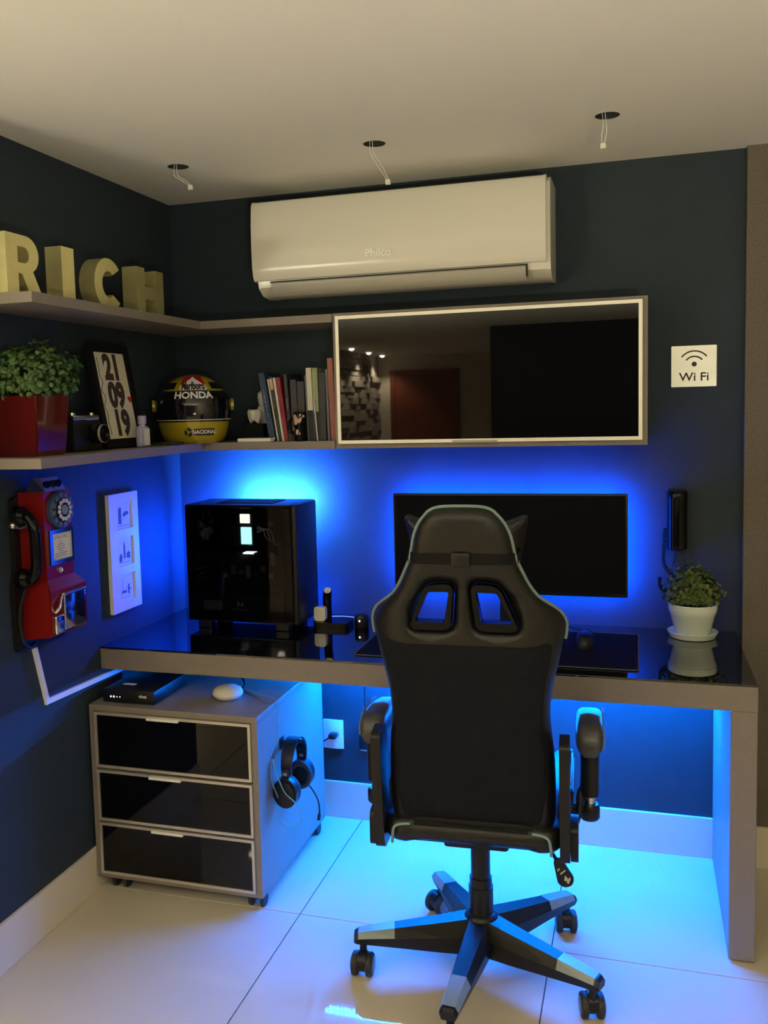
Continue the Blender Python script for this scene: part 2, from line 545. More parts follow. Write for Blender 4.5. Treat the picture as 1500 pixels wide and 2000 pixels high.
# unseen bowl uplighters added behind the camera to throw warm fill off the ceiling
for LX, LY, LZ, lab in ((2.35, -3.95, 1.02, 'added unseen fill lamp with an upturned opaque bowl'), (-0.72, -4.15, 1.02, 'second added unseen fill lamp with an upturned bowl, by the walkway')):
    t = thing('added_uplighter', lab, 'added fill lamp', (LX, LY, 0), 0, 'added uplighters')
    build('base', B().lathe([(0.14, 0.0), (0.14, 0.012), (0.03, 0.022), (0.012, 0.04)], (LX, LY, 0), 32), 'black', t, True)
    build('pole', B().tube([(LX, LY, 0.02), (LX, LY, LZ - .05)], 0.011, 12), 'black', t, True)
    build('bowl', B().lathe([(0.012, -.06), (0.15, -.035), (0.225, 0.0), (0.235, 0.012), (0.228, 0.012), (0.215, -.004), (0.14, -.028), (0.001, -.05)], (LX, LY, LZ), 40, caps=False), 'white', t, True)
    build('fill_disc', B().lathe([(0.205, 0), (0.001, 0.0)], (LX, LY, LZ - .004), 32, caps=False), 'e_fill', t)

# ================================================================== AIR CONDITIONER
AX0, AX1 = 0.425, 1.418
t = thing('air_conditioner', 'white split air conditioner on the dark wall under the ceiling', 'air conditioner', ((AX0 + AX1) / 2, 0, 1.935))
def loft(prof, x0, x1, r=0.02, n=4):
    """profile in (y,z) swept along x with softened ends"""
    cy = sum(p[0] for p in prof) / len(prof)
    cz = sum(p[1] for p in prof) / len(prof)
    b = B()
    st = []
    for k in range(n + 1):
        a = k / n * PI / 2
        st.append((x0 + r * (1 - math.sin(a)), 1 - (r * (1 - math.cos(a))) / 0.16 if False else 1 - r * (1 - math.sin(a)) * 1.2))
    st = sorted(st) 
    ring = [(x, s) for x, s in st] + [(x1 - (x - x0), s) for x, s in reversed(st)]
    vs = []
    for x, s in ring:
        vs += [(x, (0 if abs(p[0]) < 1e-6 else cy + (p[0] - cy) * s), cz + (p[1] - cz) * s) for p in prof]
    m = len(prof)
    fs = []
    for i in range(len(ring) - 1):
        for k in range(m):
            fs.append((i * m + k, i * m + (k + 1) % m, (i + 1) * m + (k + 1) % m, (i + 1) * m + k))
    fs.append(tuple(range(m)))
    fs.append(tuple((len(ring) - 1) * m + k for k in range(m)))
    return b.add(vs, fs)
body = [(0, 2.25), (-0.17, 2.25), (-0.19, 2.235), (-0.196, 2.1), (-0.195, 2.0), (-0.185, 1.962), (-0.15, 1.94), (-0.09, 1.932), (0, 1.94)]
ab = build('body', loft(body, AX0 + 0.008, AX1 + 0.012, 0.016), 'white', t, 35)
pan = [(-0.15, 2.256), (-0.188, 2.256), (-0.204, 2.25), (-0.213, 2.235), (-0.220, 2.17), (-0.222, 2.10), (-0.220, 2.03), (-0.214, 1.998), (-0.203, 1.984), (-0.185, 1.983)]
build('front_panel', loft(pan, AX0, AX1, 0.012), 'white', t, 35)
LV = [(-0.199, 1.978), (-0.203, 1.974), (-0.199, 1.955), (-0.186, 1.938), (-0.172, 1.932), (-0.172, 1.940), (-0.190, 1.957)]
lv = build('louver', loft(LV, AX0 + 0.06, AX1 - 0.065, 0.002), 'vent', t, 35)
build('louver_slot', B().box((AX0 + 0.055, -0.2005, 1.9785), (AX1 - 0.06, -0.185, 1.9815)).box((AX1 - 0.064, -0.200, 1.945), (AX1 - 0.060, -0.18, 1.98)), 'slot', t)
lg = B()
put_text(lg, 'Philco', 0.037, lambda u, v: (0.875 + u, -0.2236, 2.048 + v), bold=0.0009)
build('logo', lg, 'logo', t)

# ================================================================== SHELVES AND WALL CABINET
SD, SY, SYE, SXR = 0.231, -0.242, -1.175, 0.715
Ls = [(0.0, SYE), (SD, SYE), (SD, SY), (SXR, SY), (SXR, 0.0), (0.0, 0.0)]
ZU, ZL, TH = 1.856, 1.432, 0.027
for z1, lab in ((ZU, 'upper taupe corner shelf carrying the gold letters'), (ZL, 'lower taupe corner shelf carrying the helmet and books')):
    b = B().prism(Ls, (), onZ(0, 0, z1 - TH), 0.0, TH)
    tag(build('corner_shelf', b, 'lam'), lab, 'shelf', 'corner shelves')
CX0, CX1, CZ0, CZ1 = 0.716, 1.722, 1.406, 1.8575
t = thing('wall_cabinet', 'wide wall cabinet with black glass door and pale metal frame', 'cabinet', ((CX0 + CX1) / 2, 0, CZ0))
b = B()
th = 0.018
b.box((CX0, -0.235, CZ0), (CX1, 0, CZ0 + th)).box((CX0, -0.235, CZ1 - th), (CX1, 0, CZ1))
b.box((CX0, -0.235, CZ0 + th), (CX0 + th, 0, CZ1 - th)).box((CX1 - th, -0.235, CZ0 + th), (CX1, 0, CZ1 - th)).box((CX0 + th, -0.012, CZ0 + th), (CX1 - th, 0, CZ1 - th))
build('body', b, 'lam', t)
DX0, DX1, DZ0, DZ1 = 0.731, 1.7065, 1.4225, 1.846
fw = 0.011
dd = build('door', B().box((DX0 + fw, -0.252, DZ0 + fw), (DX1 - fw, -0.246, DZ1 - fw)), 'bglass', t)
f = B()
f.prism([(DX0, DZ0), (DX1, DZ0), (DX1, DZ1), (DX0, DZ1)], [[(DX0 + fw, DZ0 + fw), (DX1 - fw, DZ0 + fw), (DX1 - fw, DZ1 - fw), (DX0 + fw, DZ1 - fw)]], lambda u, v, d: (u, -d, v), 0.237, 0.257)
build('door_frame', f, 'alu', dd)
build('handle', B().box((1.12, -0.262, DZ0 - 0.0015), (1.265, -0.256, DZ0 + 0.006), 0.001), 'vent', dd)

# ================================================================== GOLD LETTERS
XF, DEP, LH = 0.150, 0.053, 0.158
def letter(ch, label, y0, loop, holes=()):
    b = B().prism(loop, holes, onX(XF - DEP, y0, ZU), 0.0, DEP)
    tag(build('letter_' + ch.lower(), b, 'gold', None, 30), label, 'letter', 'gold letters on the upper shelf')
h = LH
def arc(cx, cy, rx, ry, a0, a1, n=12):
    return [(cx + rx * math.cos(math.radians(a0 + (a1 - a0) * k / n)), cy + ry * math.sin(math.radians(a0 + (a1 - a0) * k / n))) for k in range(n + 1)]
Rl = [(0, 0), (0.047, 0), (0.047, 0.058), (0.062, 0.058), (0.095, 0), (0.148, 0), (0.108, 0.068)] + arc(0.083, 0.110, 0.052, 0.048, -45, 90) + [(0, h)]
Rh = [(0.047, 0.086)] + arc(0.074, 0.107, 0.02, 0.021, -90, 90, 8) + [(0.047, 0.128)]
letter('R', 'gold foil letter R near the open end of the upper shelf', -1.160, Rl, [Rh])
letter('I', 'narrow gold foil letter I between the R and the C', -0.922, [(0, 0), (0.060, 0), (0.060, h), (0, h)])
Cl = arc(0.078, h / 2, 0.078, h / 2, 40, 320, 28) + [(0.098, 0.050)] + arc(0.078, h / 2, 0.036, 0.040, 310, 50, 16) + [(0.098, h - 0.050)]
letter('C', 'gold foil letter C with open mouth beside the H', -0.762, Cl)
Hl = [(0, 0), (0.050, 0), (0.050, 0.058), (0.122, 0.058), (0.122, 0), (0.172, 0), (0.172, h), (0.122, h), (0.122, 0.100), (0.050, 0.100), (0.050, h), (0, h)]
letter('H', 'gold foil letter H standing closest to the room corner', -0.518, Hl)

# ================================================================== FOLIAGE
def foliage(n, c, rad, leaf, seed, zmin=-0.5):
    r = random.Random(seed)
    b = B()
    for _ in range(n):
        while True:
            d = Vector((r.uniform(-1, 1), r.uniform(-1, 1), r.uniform(zmin, 1)))
            if 0.35 < d.length < 1:
                break
        k = (r.uniform(0.72, 1.0) if r.random() < .82 else r.uniform(1.0, 1.16)) / d.length
        lump = 1 + 0.12 * math.sin(7 * d.x + 3) * math.cos(6 * d.y + 5 * d.z)
        p = Vector((d.x * rad[0], d.y * rad[1], d.z * rad[2])) * k * lump + Vector(c)
        nrm = (d.normalized() + Vector((r.uniform(-.7, .7), r.uniform(-.7, .7), r.uniform(-.3, .9)))).normalized()
        tx = nrm.cross(Vector((r.uniform(-1, 1), r.uniform(-1, 1), r.uniform(-1, 1)))).normalized()
        ty = nrm.cross(tx)
        L = leaf * r.uniform(0.7, 1.2)
        W = L * 0.42
        vs = [p - tx * L * 0.5, p - tx * L * 0.1 + ty * W - nrm * L * .08, p + tx * L * 0.35 + ty * W * .75 - nrm * L * .06, p + tx * L * 0.55, p + tx * L * 0.35 - ty * W * .75 - nrm * L * .06, p - tx * L * 0.1 - ty * W - nrm * L * .08, p + tx * L * .1 + nrm * L * .08]
        b.add(vs, [(6, 0, 1), (6, 1, 2), (6, 2, 3), (6, 3, 4), (6, 4, 5), (6, 5, 0)])
    return b
def stems(c, n, rad, hgt, seed):
    r = random.Random(seed)
    b = B()
    for _ in range(n):
        a, q = r.uniform(0, 2 * PI), r.uniform(0, 1)
        p0 = Vector((c[0] + 0.3 * rad * q * math.cos(a), c[1] + 0.3 * rad * q * math.sin(a), c[2]))
        p1 = p0 + Vector((rad * 0.7 * q * math.cos(a), rad * 0.7 * q * math.sin(a), hgt * r.uniform(.6, 1)))
        b.tube([p0, (p0 + p1) / 2 + Vector((0, 0, .01)), p1], 0.0015, 5)
    return b

# red square planter on the lower shelf
PX0, PX1, PY0, PY1 = 0.018, 0.170, -1.098, -0.945
t = thing('potted_plant', 'bushy green plant in a glossy red square planter', 'plant', ((PX0 + PX1) / 2, (PY0 + PY1) / 2, ZL))
bm_ = bmesh.new()
bmesh.ops.create_cube(bm_, size=1)
for v in bm_.verts:
    s_ = 1.0 if v.co.z > 0 else 0.84
    v.co = Vector(((PX0 + PX1) / 2 + v.co.x * (PX1 - PX0) * s_, (PY0 + PY1) / 2 + v.co.y * (PY1 - PY0) * s_, ZL + (v.co.z + .5) * 0.166))
topf = max(bm_.faces, key=lambda f_: f_.calc_center_median().z)
bmesh.ops.inset_individual(bm_, faces=[topf], thickness=0.01)
for v in topf.verts:
    v.co.z -= 0.02
bmesh.ops.bevel(bm_, geom=[e for e in bm_.edges if e.calc_length() > 0.05], offset=0.004, segments=2, affect='EDGES')
build('planter', B().bm(bm_), 'red', t, 40)
fo = build('foliage', foliage(1100, (0.094, -1.0, ZL + 0.215), (0.105, 0.13, 0.092), 0.0165, 11, -.42), 'leaf', t)
fo['kind'] = 'stuff'
build('stem', stems((0.094, -1.02, ZL + 0.14), 14, 0.07, 0.08, 3), 'leaf', t)

# black vintage camera
t = thing('camera', 'black vintage camera with silver top plate beside the red planter', 'camera', (0.105, -0.79, ZL))
build('body', B().box((0.075, -0.860, ZL), (0.120, -0.715, ZL + 0.092), 0.006), 'black', t, 40)
build('top_plate', B().box((0.078, -0.855, ZL + 0.092), (0.117, -0.72, ZL + 0.108), 0.004).lathe([(0.012, 0), (0.012, .01)], (0.097, -0.835, ZL + 0.106), 16).lathe([(0.010, 0), (0.010, .009)], (0.097, -0.735, ZL + 0.106), 16), 'steel', t, 40)
ln = build('lens', B().lathe([(0.030, 0), (0.030, 0.02), (0.026, 0.022), (0.026, 0.042), (0.022, 0.042), (0.018, 0.034), (0.001, 0.032)], (0.12, -0.765, ZL + 0.052), 28, 'x', caps=False), 'gblack', t, 30)
build('lens_ring', B().lathe([(0.0265, 0.034), (0.0275, 0.034), (0.0275, 0.041), (0.0265, 0.041)], (0.12, -0.765, ZL + 0.052), 28, 'x', caps=False), 'vent', ln, 30)

# date print in a black frame, leaning against the wall
FY0, FY1, FH = -0.690, -0.462, 0.330
def lean(u, v, d=0.0):      # u along +y from FY0, v up the frame, d out of the face
    a = 0.055 / FH
    ca = math.sqrt(1 - a * a)
    return (0.118 - a * v + ca * d, FY0 + u - 0.0 * v, ZL + 0.004 + ca * v + a * d)
t = thing('date_print', 'black framed print with large dark numerals leaning on the wall', 'picture frame', (0.09, (FY0 + FY1) / 2, ZL))
FW = FY1 - FY0
build('frame', B().prism([(0, 0), (FW, 0), (FW, FH), (0, FH)], [[(.022, .022), (FW - .022, .022), (FW - .022, FH - .022), (.022, FH - .022)]], lean, -0.012, 0.006), 'black2', t)
build('backing', B().prism([(.02, .02), (FW - .02, .02), (FW - .02, FH - .02), (.02, FH - .02)], (), lean, -0.012, -0.004), 'black2', t)
pp = build('print', B().prism([(.030, .028), (FW - .024, .028), (FW - .024, FH - .024), (.030, FH - .024)], (), lean, -0.004, -0.002), 'paper', t)
b = B()
for s_, v0 in (('21', .255), ('09', .165), ('19', .075)):
    put_text(b, s_, 0.108, lambda u, v: lean(FW * .53 + u * .86, v0 + v, -0.0012), bold=0.0062)
build('numeral', b, 'inkb', pp)
hp = [(0.013 * 16 * math.sin(q) ** 3 / 16, 0.013 * (13 * math.cos(q) - 5 * math.cos(2 * q) - 2 * math.cos(3 * q) - math.cos(4 * q)) / 16) for q in [2 * PI * k / 24 for k in range(24)]]
build('heart', B().prism([(FW * .85 + u, .155 + v) for u, v in hp], (), lean, -0.0015, -0.001), 'heart', pp)
pts = [lean(.045 + .008 * math.sin(k * 1.1) * (1 if 8 < k < 20 else .3), .04 + k * .0092, -0.001) for k in range(28)]
build('script_line', B().tube(pts, 0.0009, 5), 'ink', pp)

# sanitiser bottle
bx, by = 0.155, -0.535
t = thing('pump_bottle', 'small lilac bottle with white label in front of the framed print', 'bottle', (bx, by, ZL))
build('body', B().box((bx - .012, by - .026, ZL), (bx + .012, by + .026, ZL + .068), 0.008, 3), 'lilac', t, 50)
build('cap', B().lathe([(.011, .066), (.011, .074), (.014, .076), (.014, .100), (.012, .102)], (bx, by, ZL), 20), 'lilac', t, 40)
build('label', B().box((bx + .0119, by - .010, ZL + .006), (bx + .0128, by + .024, ZL + .060)), 'white2', t)
tag(build('dark_booklet', B().box((0.13, -0.425, ZL), (0.205, -0.345, ZL + .009), .002), 'darkbk'), 'thin dark booklet lying flat between bottle and helmet', 'booklet')

# ================================================================== RACING HELMET
HC = Vector((0.172, -0.205, ZL))
HA = math.radians(-62)         # facing direction in plan
def hel(phi, zz, out=0.0):
    """point of the shell: phi around (0 = front), zz height 0..1"""
    hh = 0.243
    prof = [(0.0, 0.093), (0.03, 0.104), (0.12, 0.117), (0.26, 0.126), (0.42, 0.131), (0.56, 0.131), (0.68, 0.125), (0.78, 0.112), (0.86, 0.094), (0.92, 0.072), (0.965, 0.048), (0.99, 0.025), (1.0, 0.0)]
    for i in range(len(prof) - 1):
        if prof[i][0] <= zz <= prof[i + 1][0]:
            k = (zz - prof[i][0]) / (prof[i + 1][0] - prof[i][0])
            if i >= 6:       # round crown
                r = 0.131 * math.sqrt(max(0, 1 - ((zz - 0.5) / 0.5) ** 2.0))
            else:
                r = prof[i][1] * (1 - k) + prof[i + 1][1] * k
            break
    c_, s_ = math.cos(phi), math.sin(phi)
    fr = (r + out) * (1.10 if c_ > 0 else 1.02)
    p = Vector((fr * c_, (r + out) * s_))
    a = HA
    nz = max(0, (zz - 0.55) / 0.45)
    return (HC.x + p.x * math.cos(a) - p.y * math.sin(a), HC.y + p.x * math.sin(a) + p.y * math.cos(a), HC.z + zz * hh + out * nz * 1.2)
def hpatch(p0, p1, z0, z1, out, nu=24, nv=14):
    vs = [hel(p0 + (p1 - p0) * i / nu, z0 + (z1 - z0) * j / nv, out) for j in range(nv + 1) for i in range(nu + 1)]
    fs = [(j * (nu + 1) + i, j * (nu + 1) + i + 1, (j + 1) * (nu + 1) + i + 1, (j + 1) * (nu + 1) + i) for j in range(nv) for i in range(nu)]
    return B().add(vs, fs)
t = thing('racing_helmet', 'yellow full face racing helmet with dark visor', 'helmet', (HC.x, HC.y, ZL))
build('shell', hpatch(-PI, PI, 0.0, 0.999, 0.0, 56, 36), 'yellow', t, 60)
build('visor', hpatch(-1.75, 1.75, 0.345, 0.735, 0.0025, 40, 12), 'visor', t, 60)
build('visor_seal', hpatch(-1.8, 1.8, 0.332, 0.345, 0.003, 40, 2), 'pages', t, 60)
build('seam', hpatch(-1.8, 1.8, 0.312, 0.331, 0.0016, 40, 2), 'visor', t, 60)
build('side_stripe', hpatch(-PI, PI, 0.735, 0.752, 0.0016, 56, 2), 'green', t, 60)
for s_ in (-1, 1):
    build('side_patch', hpatch(s_ * 0.62, s_ * 1.35, 0.775, 0.87, 0.0016, 12, 5), 'visor', t, 60)
    build('visor_pivot', B().tube([hel(s_ * 1.55, 0.55, 0.002), hel(s_ * 1.55, 0.55, 0.012)], 0.022, 18), 'yellow', t, 40)
sk = build('chest_badge', hpatch(-0.42, 0.42, 0.748, 0.955, 0.003, 20, 14), 'hred', t, 60)
def hq(u, v, zb, out, sc_=1.0, ph=0.0):   # print on the front of the shell; u,v in metres
    return hel(ph + u / 0.136 * sc_, zb + v / 0.243, out)
wb = B()
loop = []
for k in range(13):
    u = -0.055 + 0.110 * k / 12
    loop.append((u, 0.006 + 0.044 * (1 - abs(u) / 0.055)))
nn = 24
for i in range(nn):
    u0, u1 = -0.056 + 0.112 * i / nn, -0.056 + 0.112 * (i + 1) / nn
    top = lambda u: 0.012 + 0.030 * (1 - abs(u) / 0.056)
    m_ = 5
    for j in range(m_):
        wb.add([hq(u0, -0.003 + (top(u0) + 0.003) * j / m_, .765, .0042), hq(u1, -0.003 + (top(u1) + 0.003) * j / m_, .765, .0042), hq(u1, -0.003 + (top(u1) + 0.003) * (j + 1) / m_, .765, .0042), hq(u0, -0.003 + (top(u0) + 0.003) * (j + 1) / m_, .765, .0042)], [(0, 1, 2, 3)])
build('badge_field', wb, 'paperw', sk, 60)
b = B(); put_text(b, 'Marlboro', 0.030, lambda u, v: hq(u * .86, v * 1.15, .803, .0056), bold=0.0012, cut=1)
build('lettering', b, 'ink', sk)
b = B(); put_text(b, 'HONDA', 0.030, lambda u, v: hq(u * 1.28, v, .678, .0045), bold=0.0010, cut=1)
build('lettering', b, 'paperw', t)
b = B(); put_text(b, 'H', 0.020, lambda u, v: hq(u, v, .60, .0045, ph=-0.95), bold=0.0004, cut=1)
build('emblem', b, 'vent', t)
b = B()
for i in range(16):
    for j in range(4):
        u0, u1 = -0.041 + .082 * i / 16, -0.041 + .082 * (i + 1) / 16
        v0, v1 = -0.0115 + .023 * j / 4, -0.0115 + .023 * (j + 1) / 4
        b.add([hq(u0, v0, .165, .0018, ph=.28), hq(u1, v0, .165, .0018, ph=.28), hq(u1, v1, .165, .0018, ph=.28), hq(u0, v1, .165, .0018, ph=.28)], [(0, 1, 2, 3)])
bp_ = build('name_band', b, 'ink', t, 60)
b = B(); put_text(b, 'NACIONAL', 0.0185, lambda u, v: hq(u, v, .165, .0028, ph=.28), bold=0.0005, cut=1)
build('lettering', b, 'paperw', bp_)
b = B()
for k in range(3):
    a0 = math.radians(20 + 120 * k)
    pts = [(0.004 * math.cos(a0 + .5), 0.004 * math.sin(a0 + .5))] + [(0.0155 * math.cos(a0 + q), 0.0155 * math.sin(a0 + q)) for q in (0.0, .3, .6, .9, 1.2, 1.5, 1.75)]
    b.add([hq(u, v, .165, .0022, ph=-.18) for u, v in pts], [tuple(range(len(pts)))])
build('emblem', b, 'ink', t)

# ================================================================== THINGS AND BOOKS ON THE BACK-WALL SHELF
tag(build('white_tray', B().box((0.352, -0.235, ZL), (0.478, -0.15, ZL + .013), .003), 'white2'), 'flat white tray at the front edge of the lower shelf', 'tray')
tag(build('display_block', B().box((0.340, -0.14, ZL), (0.412, -0.078, ZL + .062), .002), 'black2'), 'low black display block behind the white tray', 'block')
def tooth(cx, cy, z0, w_, hh):
    b = B()
    n, m = 28, 16
    vs = []
    for j in range(m + 1):
        q = j / m
        for i in range(n):
            a = 2 * PI * i / n
            wob = 1 + 0.12 * math.cos(4 * a)
            r = w_ * 0.5 * (0.62 + 0.38 * math.sin(PI * min(1, q * 1.05) * 0.62)) * wob
            if q > 0.93:
                r *= 0.86
            zz = z0 + hh * q
            if q == 0:
                zz += hh * 0.22 * (0.5 + 0.5 * math.cos(2 * a + PI))
            elif q < 0.3:
                zz += hh * 0.22 * (1 - q / 0.3) * (0.5 + 0.5 * math.cos(2 * a + PI))
            if q > 0.93:
                zz -= hh * 0.05 * (0.5 + 0.5 * math.cos(2 * a + PI)) 
            vs.append((cx + r * math.cos(a), cy + r * 0.8 * math.sin(a), zz))
    fs = [(j * n + i, j * n + (i + 1) % n, (j + 1) * n + (i + 1) % n, (j + 1) * n + i) for j in range(m) for i in range(n)]
    vs += [(cx, cy, z0 + hh * 0.25), (cx, cy, z0 + hh * 0.88)]
    fs += [(n * (m + 1), (i + 1) % n, i) for i in range(n)] + [(n * (m + 1) + 1, m * n + i, m * n + (i + 1) % n) for i in range(n)]
    return b.add(vs, fs)
tag(build('tooth_ornament', tooth(0.366, -0.109, ZL + .062, 0.048, 0.052), 'white2', None, 60), 'small white tooth-shaped ornament on a low black block', 'ornament')
b = B().lathe([(0.022, 0), (0.026, .03), (0.025, .08), (0.027, .105), (0.024, .120), (0.018, .128), (0.021, .138), (0.0235, .158), (0.022, .172), (0.012, .182), (0.001, .184)], (0.376, -0.040, ZL), 24)
tag(build('white_figurine', b, 'white2', None, 50), 'pale rounded figurine with bulbous head leaning near the navy book', 'figurine')

BK = 'books on the lower shelf'
def book(x0, wd, hgt, tilt, m, label, y=-0.205, dep=0.15, band=None, text=None, tm='paperw', tsz=None):
    """spine faces -y; tilt = shift of the top along x"""
    t = thing('book', label, 'book', (x0 + wd / 2, y, ZL), 0, BK)
    a = math.atan2(tilt, hgt)
    def fn(u, v, d=0.0):
        return (x0 + wd / 2 + u * math.cos(a) + v * math.sin(a), y - d, ZL + v * math.cos(a) - u * math.sin(a) + abs(math.sin(a)) * wd / 2)
    hw = wd / 2
    cv = B()
    if wd > 0.006:
        cv.prism([(-hw, 0), (hw, 0), (hw, hgt), (-hw, hgt)], (), fn, -0.003, 0.0)
        cv.prism([(-hw, 0), (-hw + .0018, 0), (-hw + .0018, hgt), (-hw, hgt)], (), fn, -dep, -0.003)
        cv.prism([(hw - .0018, 0), (hw, 0), (hw, hgt), (hw - .0018, hgt)], (), fn, -dep, -0.003)
        build('cover', cv, m, t)
        build('page_block', B().prism([(-hw + .0019, .003), (hw - .0019, .003), (hw - .0019, hgt - .003), (-hw + .0019, hgt - .003)], (), fn, -dep + .003, -0.0032), 'pages', t)
    else:
        cv.prism([(-hw, 0), (hw, 0), (hw, hgt), (-hw, hgt)], (), fn, -dep, 0.0)
        build('cover', cv, m, t)
    if band:
        build('spine_band', B().prism([(-hw * .98, band[0] * hgt), (hw * .98, band[0] * hgt), (hw * .98, band[1] * hgt), (-hw * .98, band[1] * hgt)], (), fn, 0.0002, 0.0006), band[2], t)
    if text:
        b = B()
        vs, fs = text2d(text, tsz or wd * 0.62)
        mx = max(abs(v[0]) for v in vs) * 2
        sc_ = min(1.0, hgt * 0.72 / mx)
        b.add([fn(v * sc_, hgt * .55 - u * sc_, 0.0009) for u, v in vs], fs)
        build('spine_print', b, tm, t)
    return t
book(0.462, 0.022, 0.240, -0.036, 'navy', 'thick navy book leaning furthest, with white spine dashes', band=(.02, .045, 'paperw'), text='- - ---- -- --- -- ----', tm='paperw')
book(0.4915, 0.005, 0.218, -0.032, 'cream', 'very thin cream booklet leaning against the navy book')
book(0.497, 0.011, 0.226, -0.031, 'darkbk', 'black leaning book with a pale pink patch at spine top', band=(.80, .97, 'pink'), text='---- ---')
book(0.5095, 0.008, 0.222, -0.029, 'cream', 'thin white leaning book beside the crimson one')
book(0.519, 0.014, 0.222, -0.027, 'crim', 'crimson leaning book between the thin white and black ones', text='--- ------', tm='salm')
book(0.5345, 0.012, 0.232, -0.014, 'darkbk', 'black book with fine white spine lettering beside the crimson one', text='-------------', tsz=.009)
book(0.5480, 0.0225, 0.212, -0.004, 'darkbk', 'black book with dull maroon spine lettering', text='---- - ---', tm='crim')
book(0.5720, 0.025, 0.205, -0.002, 'darkbk', 'plain black book behind the printed mug', dep=.14)
book(0.6045, 0.004, 0.226, -0.006, 'greybk', 'thin grey book with white lettering beside the cream one', text='------ ----')
book(0.6095, 0.019, 0.250, -0.006, 'cream', 'cream book with dark lower spine beside the sage green one', band=(.0, .42, 'ink'), text='-- ------', tm='salm')
book(0.6295, 0.019, 0.249, -0.004, 'sage', 'sage green book with dark lower spine', band=(.0, .40, 'ink'))
book(0.6500, 0.022, 0.232, 0.0, 'darkbk', 'dark blue-black book beside the sage green one', text='----', tm='greybk')
book(0.6775, 0.008, 0.243, -0.004, 'greybk', 'thin slate grey book beside the salmon one', text='--------', tm='vent')
book(0.6895, 0.019, 0.280, -0.008, 'salm', 'tall salmon red book against the wall cabinet', text='------- -----------', tm='crim')
book(0.640, 0.005, 0.140, -0.010, 'lilac', 'short thin pale blue booklet standing in front of the sage book', y=-0.212, dep=.004)
# printed mug in front of the books
mx_, my_ = 0.580, -0.2125
t = thing('printed_mug', 'black mug printed with pink figures standing before the books', 'mug', (mx_, my_, ZL))
my0 = -0.232
build('cup', B().lathe([(0.020, 0), (0.022, .003), (0.0225, .10), (0.0205, .10), (0.0195, .006), (0.0005, .006)], (mx_, my_, ZL), 28, caps=False), 'gblack', t, 40)
build('mug_handle', B().tube(catmull([(mx_ - .021, my_, ZL + .08), (mx_ - .038, my_ - .002, ZL + .07), (mx_ - .038, my_ - .002, ZL + .035), (mx_ - .021, my_, ZL + .024)], 5), .004, 8), 'gblack', t, 40)
r_ = random.Random(5)
pb = B()
for k in range(16):
    a0 = math.radians(r_.uniform(-150, -30))
    z0, rr = ZL + r_.uniform(.018, .09), r_.uniform(.003, .008)
    lp = []
    for q in range(9):
        e = 2 * PI * q / 9
        ra = rr * r_.uniform(.7, 1.2)
        aa = a0 + ra * math.cos(e) / .0225
        lp.append((mx_ + .0232 * math.cos(aa), my_ + .0232 * math.sin(aa), z0 + ra * 1.2 * math.sin(e)))
    pb.add(lp, [tuple(range(9))])
build('mug_print', pb, 'pink', t)

# ================================================================== RED WALL TELEPHONE
t = thing('wall_telephone', 'red retro payphone with black handset hung above a white conduit', 'telephone', (0.0, -0.925, 0.868))
bk = round_poly([(-1.03, .87), (-.81, .87), (-.80, 1.06), (-.85, 1.10), (-.85, 1.315), (-1.02, 1.315), (-1.02, 1.10), (-1.035, 1.06)], .02)
build('dark_slab', B().prism(bk, (), onX(0, 0, 0), 0, .018), 'black', t)  # flat dark slab on the wall, wider than the red body
ub = round_poly([(-.996, 1.05), (-.868, 1.05), (-.868, 1.328), (-.996, 1.328)], .004, 2)
build('upper_body', B().prism(ub, (), onX(0, 0, 0), .018, .100), 'redp', t)
# flared lower coin box
lo_ = [(.018, 1.078), (.100, 1.078), (.116, 1.046), (.116, .925), (.108, .915), (.018, .905)]
vs, n_ = [], len(lo_)
for y_, s_ in ((-1.006, 1), (-1.003, 1), (-.838, 1), (-.835, 1)):
    vs += [(p[0], y_ if p[1] < 1.05 else max(-.998, min(-.866, y_)), p[1]) for p in lo_]
fs = [(i * n_ + k, i * n_ + (k + 1) % n_, (i + 1) * n_ + (k + 1) % n_, (i + 1) * n_ + k) for i in range(3) for k in range(n_)] + [tuple(range(n_)), tuple(3 * n_ + k for k in range(n_))]
lb = build('coin_box', B().add(vs, fs), 'redp', t)
fx = .1165
cp = build('cash_door', B().box((fx - .002, -.952, .926), (fx + .004, -.846, 1.034), .003), 'chrome', lb, 40)
build('cash_door_hinge', B().tube([(fx + .006, -.948, 1.030), (fx + .006, -.848, 1.030)], .0045, 8).tube([(fx + .005, -.952, .93), (fx + .005, -.952, 1.03)], .003, 8), 'steel', lb, 40)
build('coin_return', B().box((fx - .002, -.998, .922), (fx + .008, -.958, .975), .006, 3), 'chrome', lb, 40)
build('coin_flap', B().box((fx, -.992, .928), (fx + .010, -.964, .958), .004, 2), 'steel', lb, 40)
build('coin_lever', B().tube(catmull([(fx, -.99, .985), (fx + .012, -.985, 1.0), (fx + .008, -.972, 1.018), (fx + .004, -.958, 1.03)], 4), .005, 8), 'chrome', lb, 40)
build('lock', B().lathe([(.009, 0), (.009, .004), (.006, .006), (.0045, .003)], (.100, -.935, 1.098), 16, 'x'), 'chrome', t, 30)
cd_ = build('card_holder', B().prism([(-.988, 1.118), (-.876, 1.118), (-.876, 1.218), (-.988, 1.218)], [[(-.974, 1.130), (-.886, 1.130), (-.886, 1.206), (-.974, 1.206)]], onX(0, 0, 0), .100, .110), 'chrome', t)
cc = build('card', B().box((.1002, -.975, 1.129), (.1035, -.885, 1.207)), 'paperw', cd_)
b = B()
put_text(b, 'LOCAL CALL', .0115, lambda u, v: (.1042, -.930 + u, 1.193 + v))
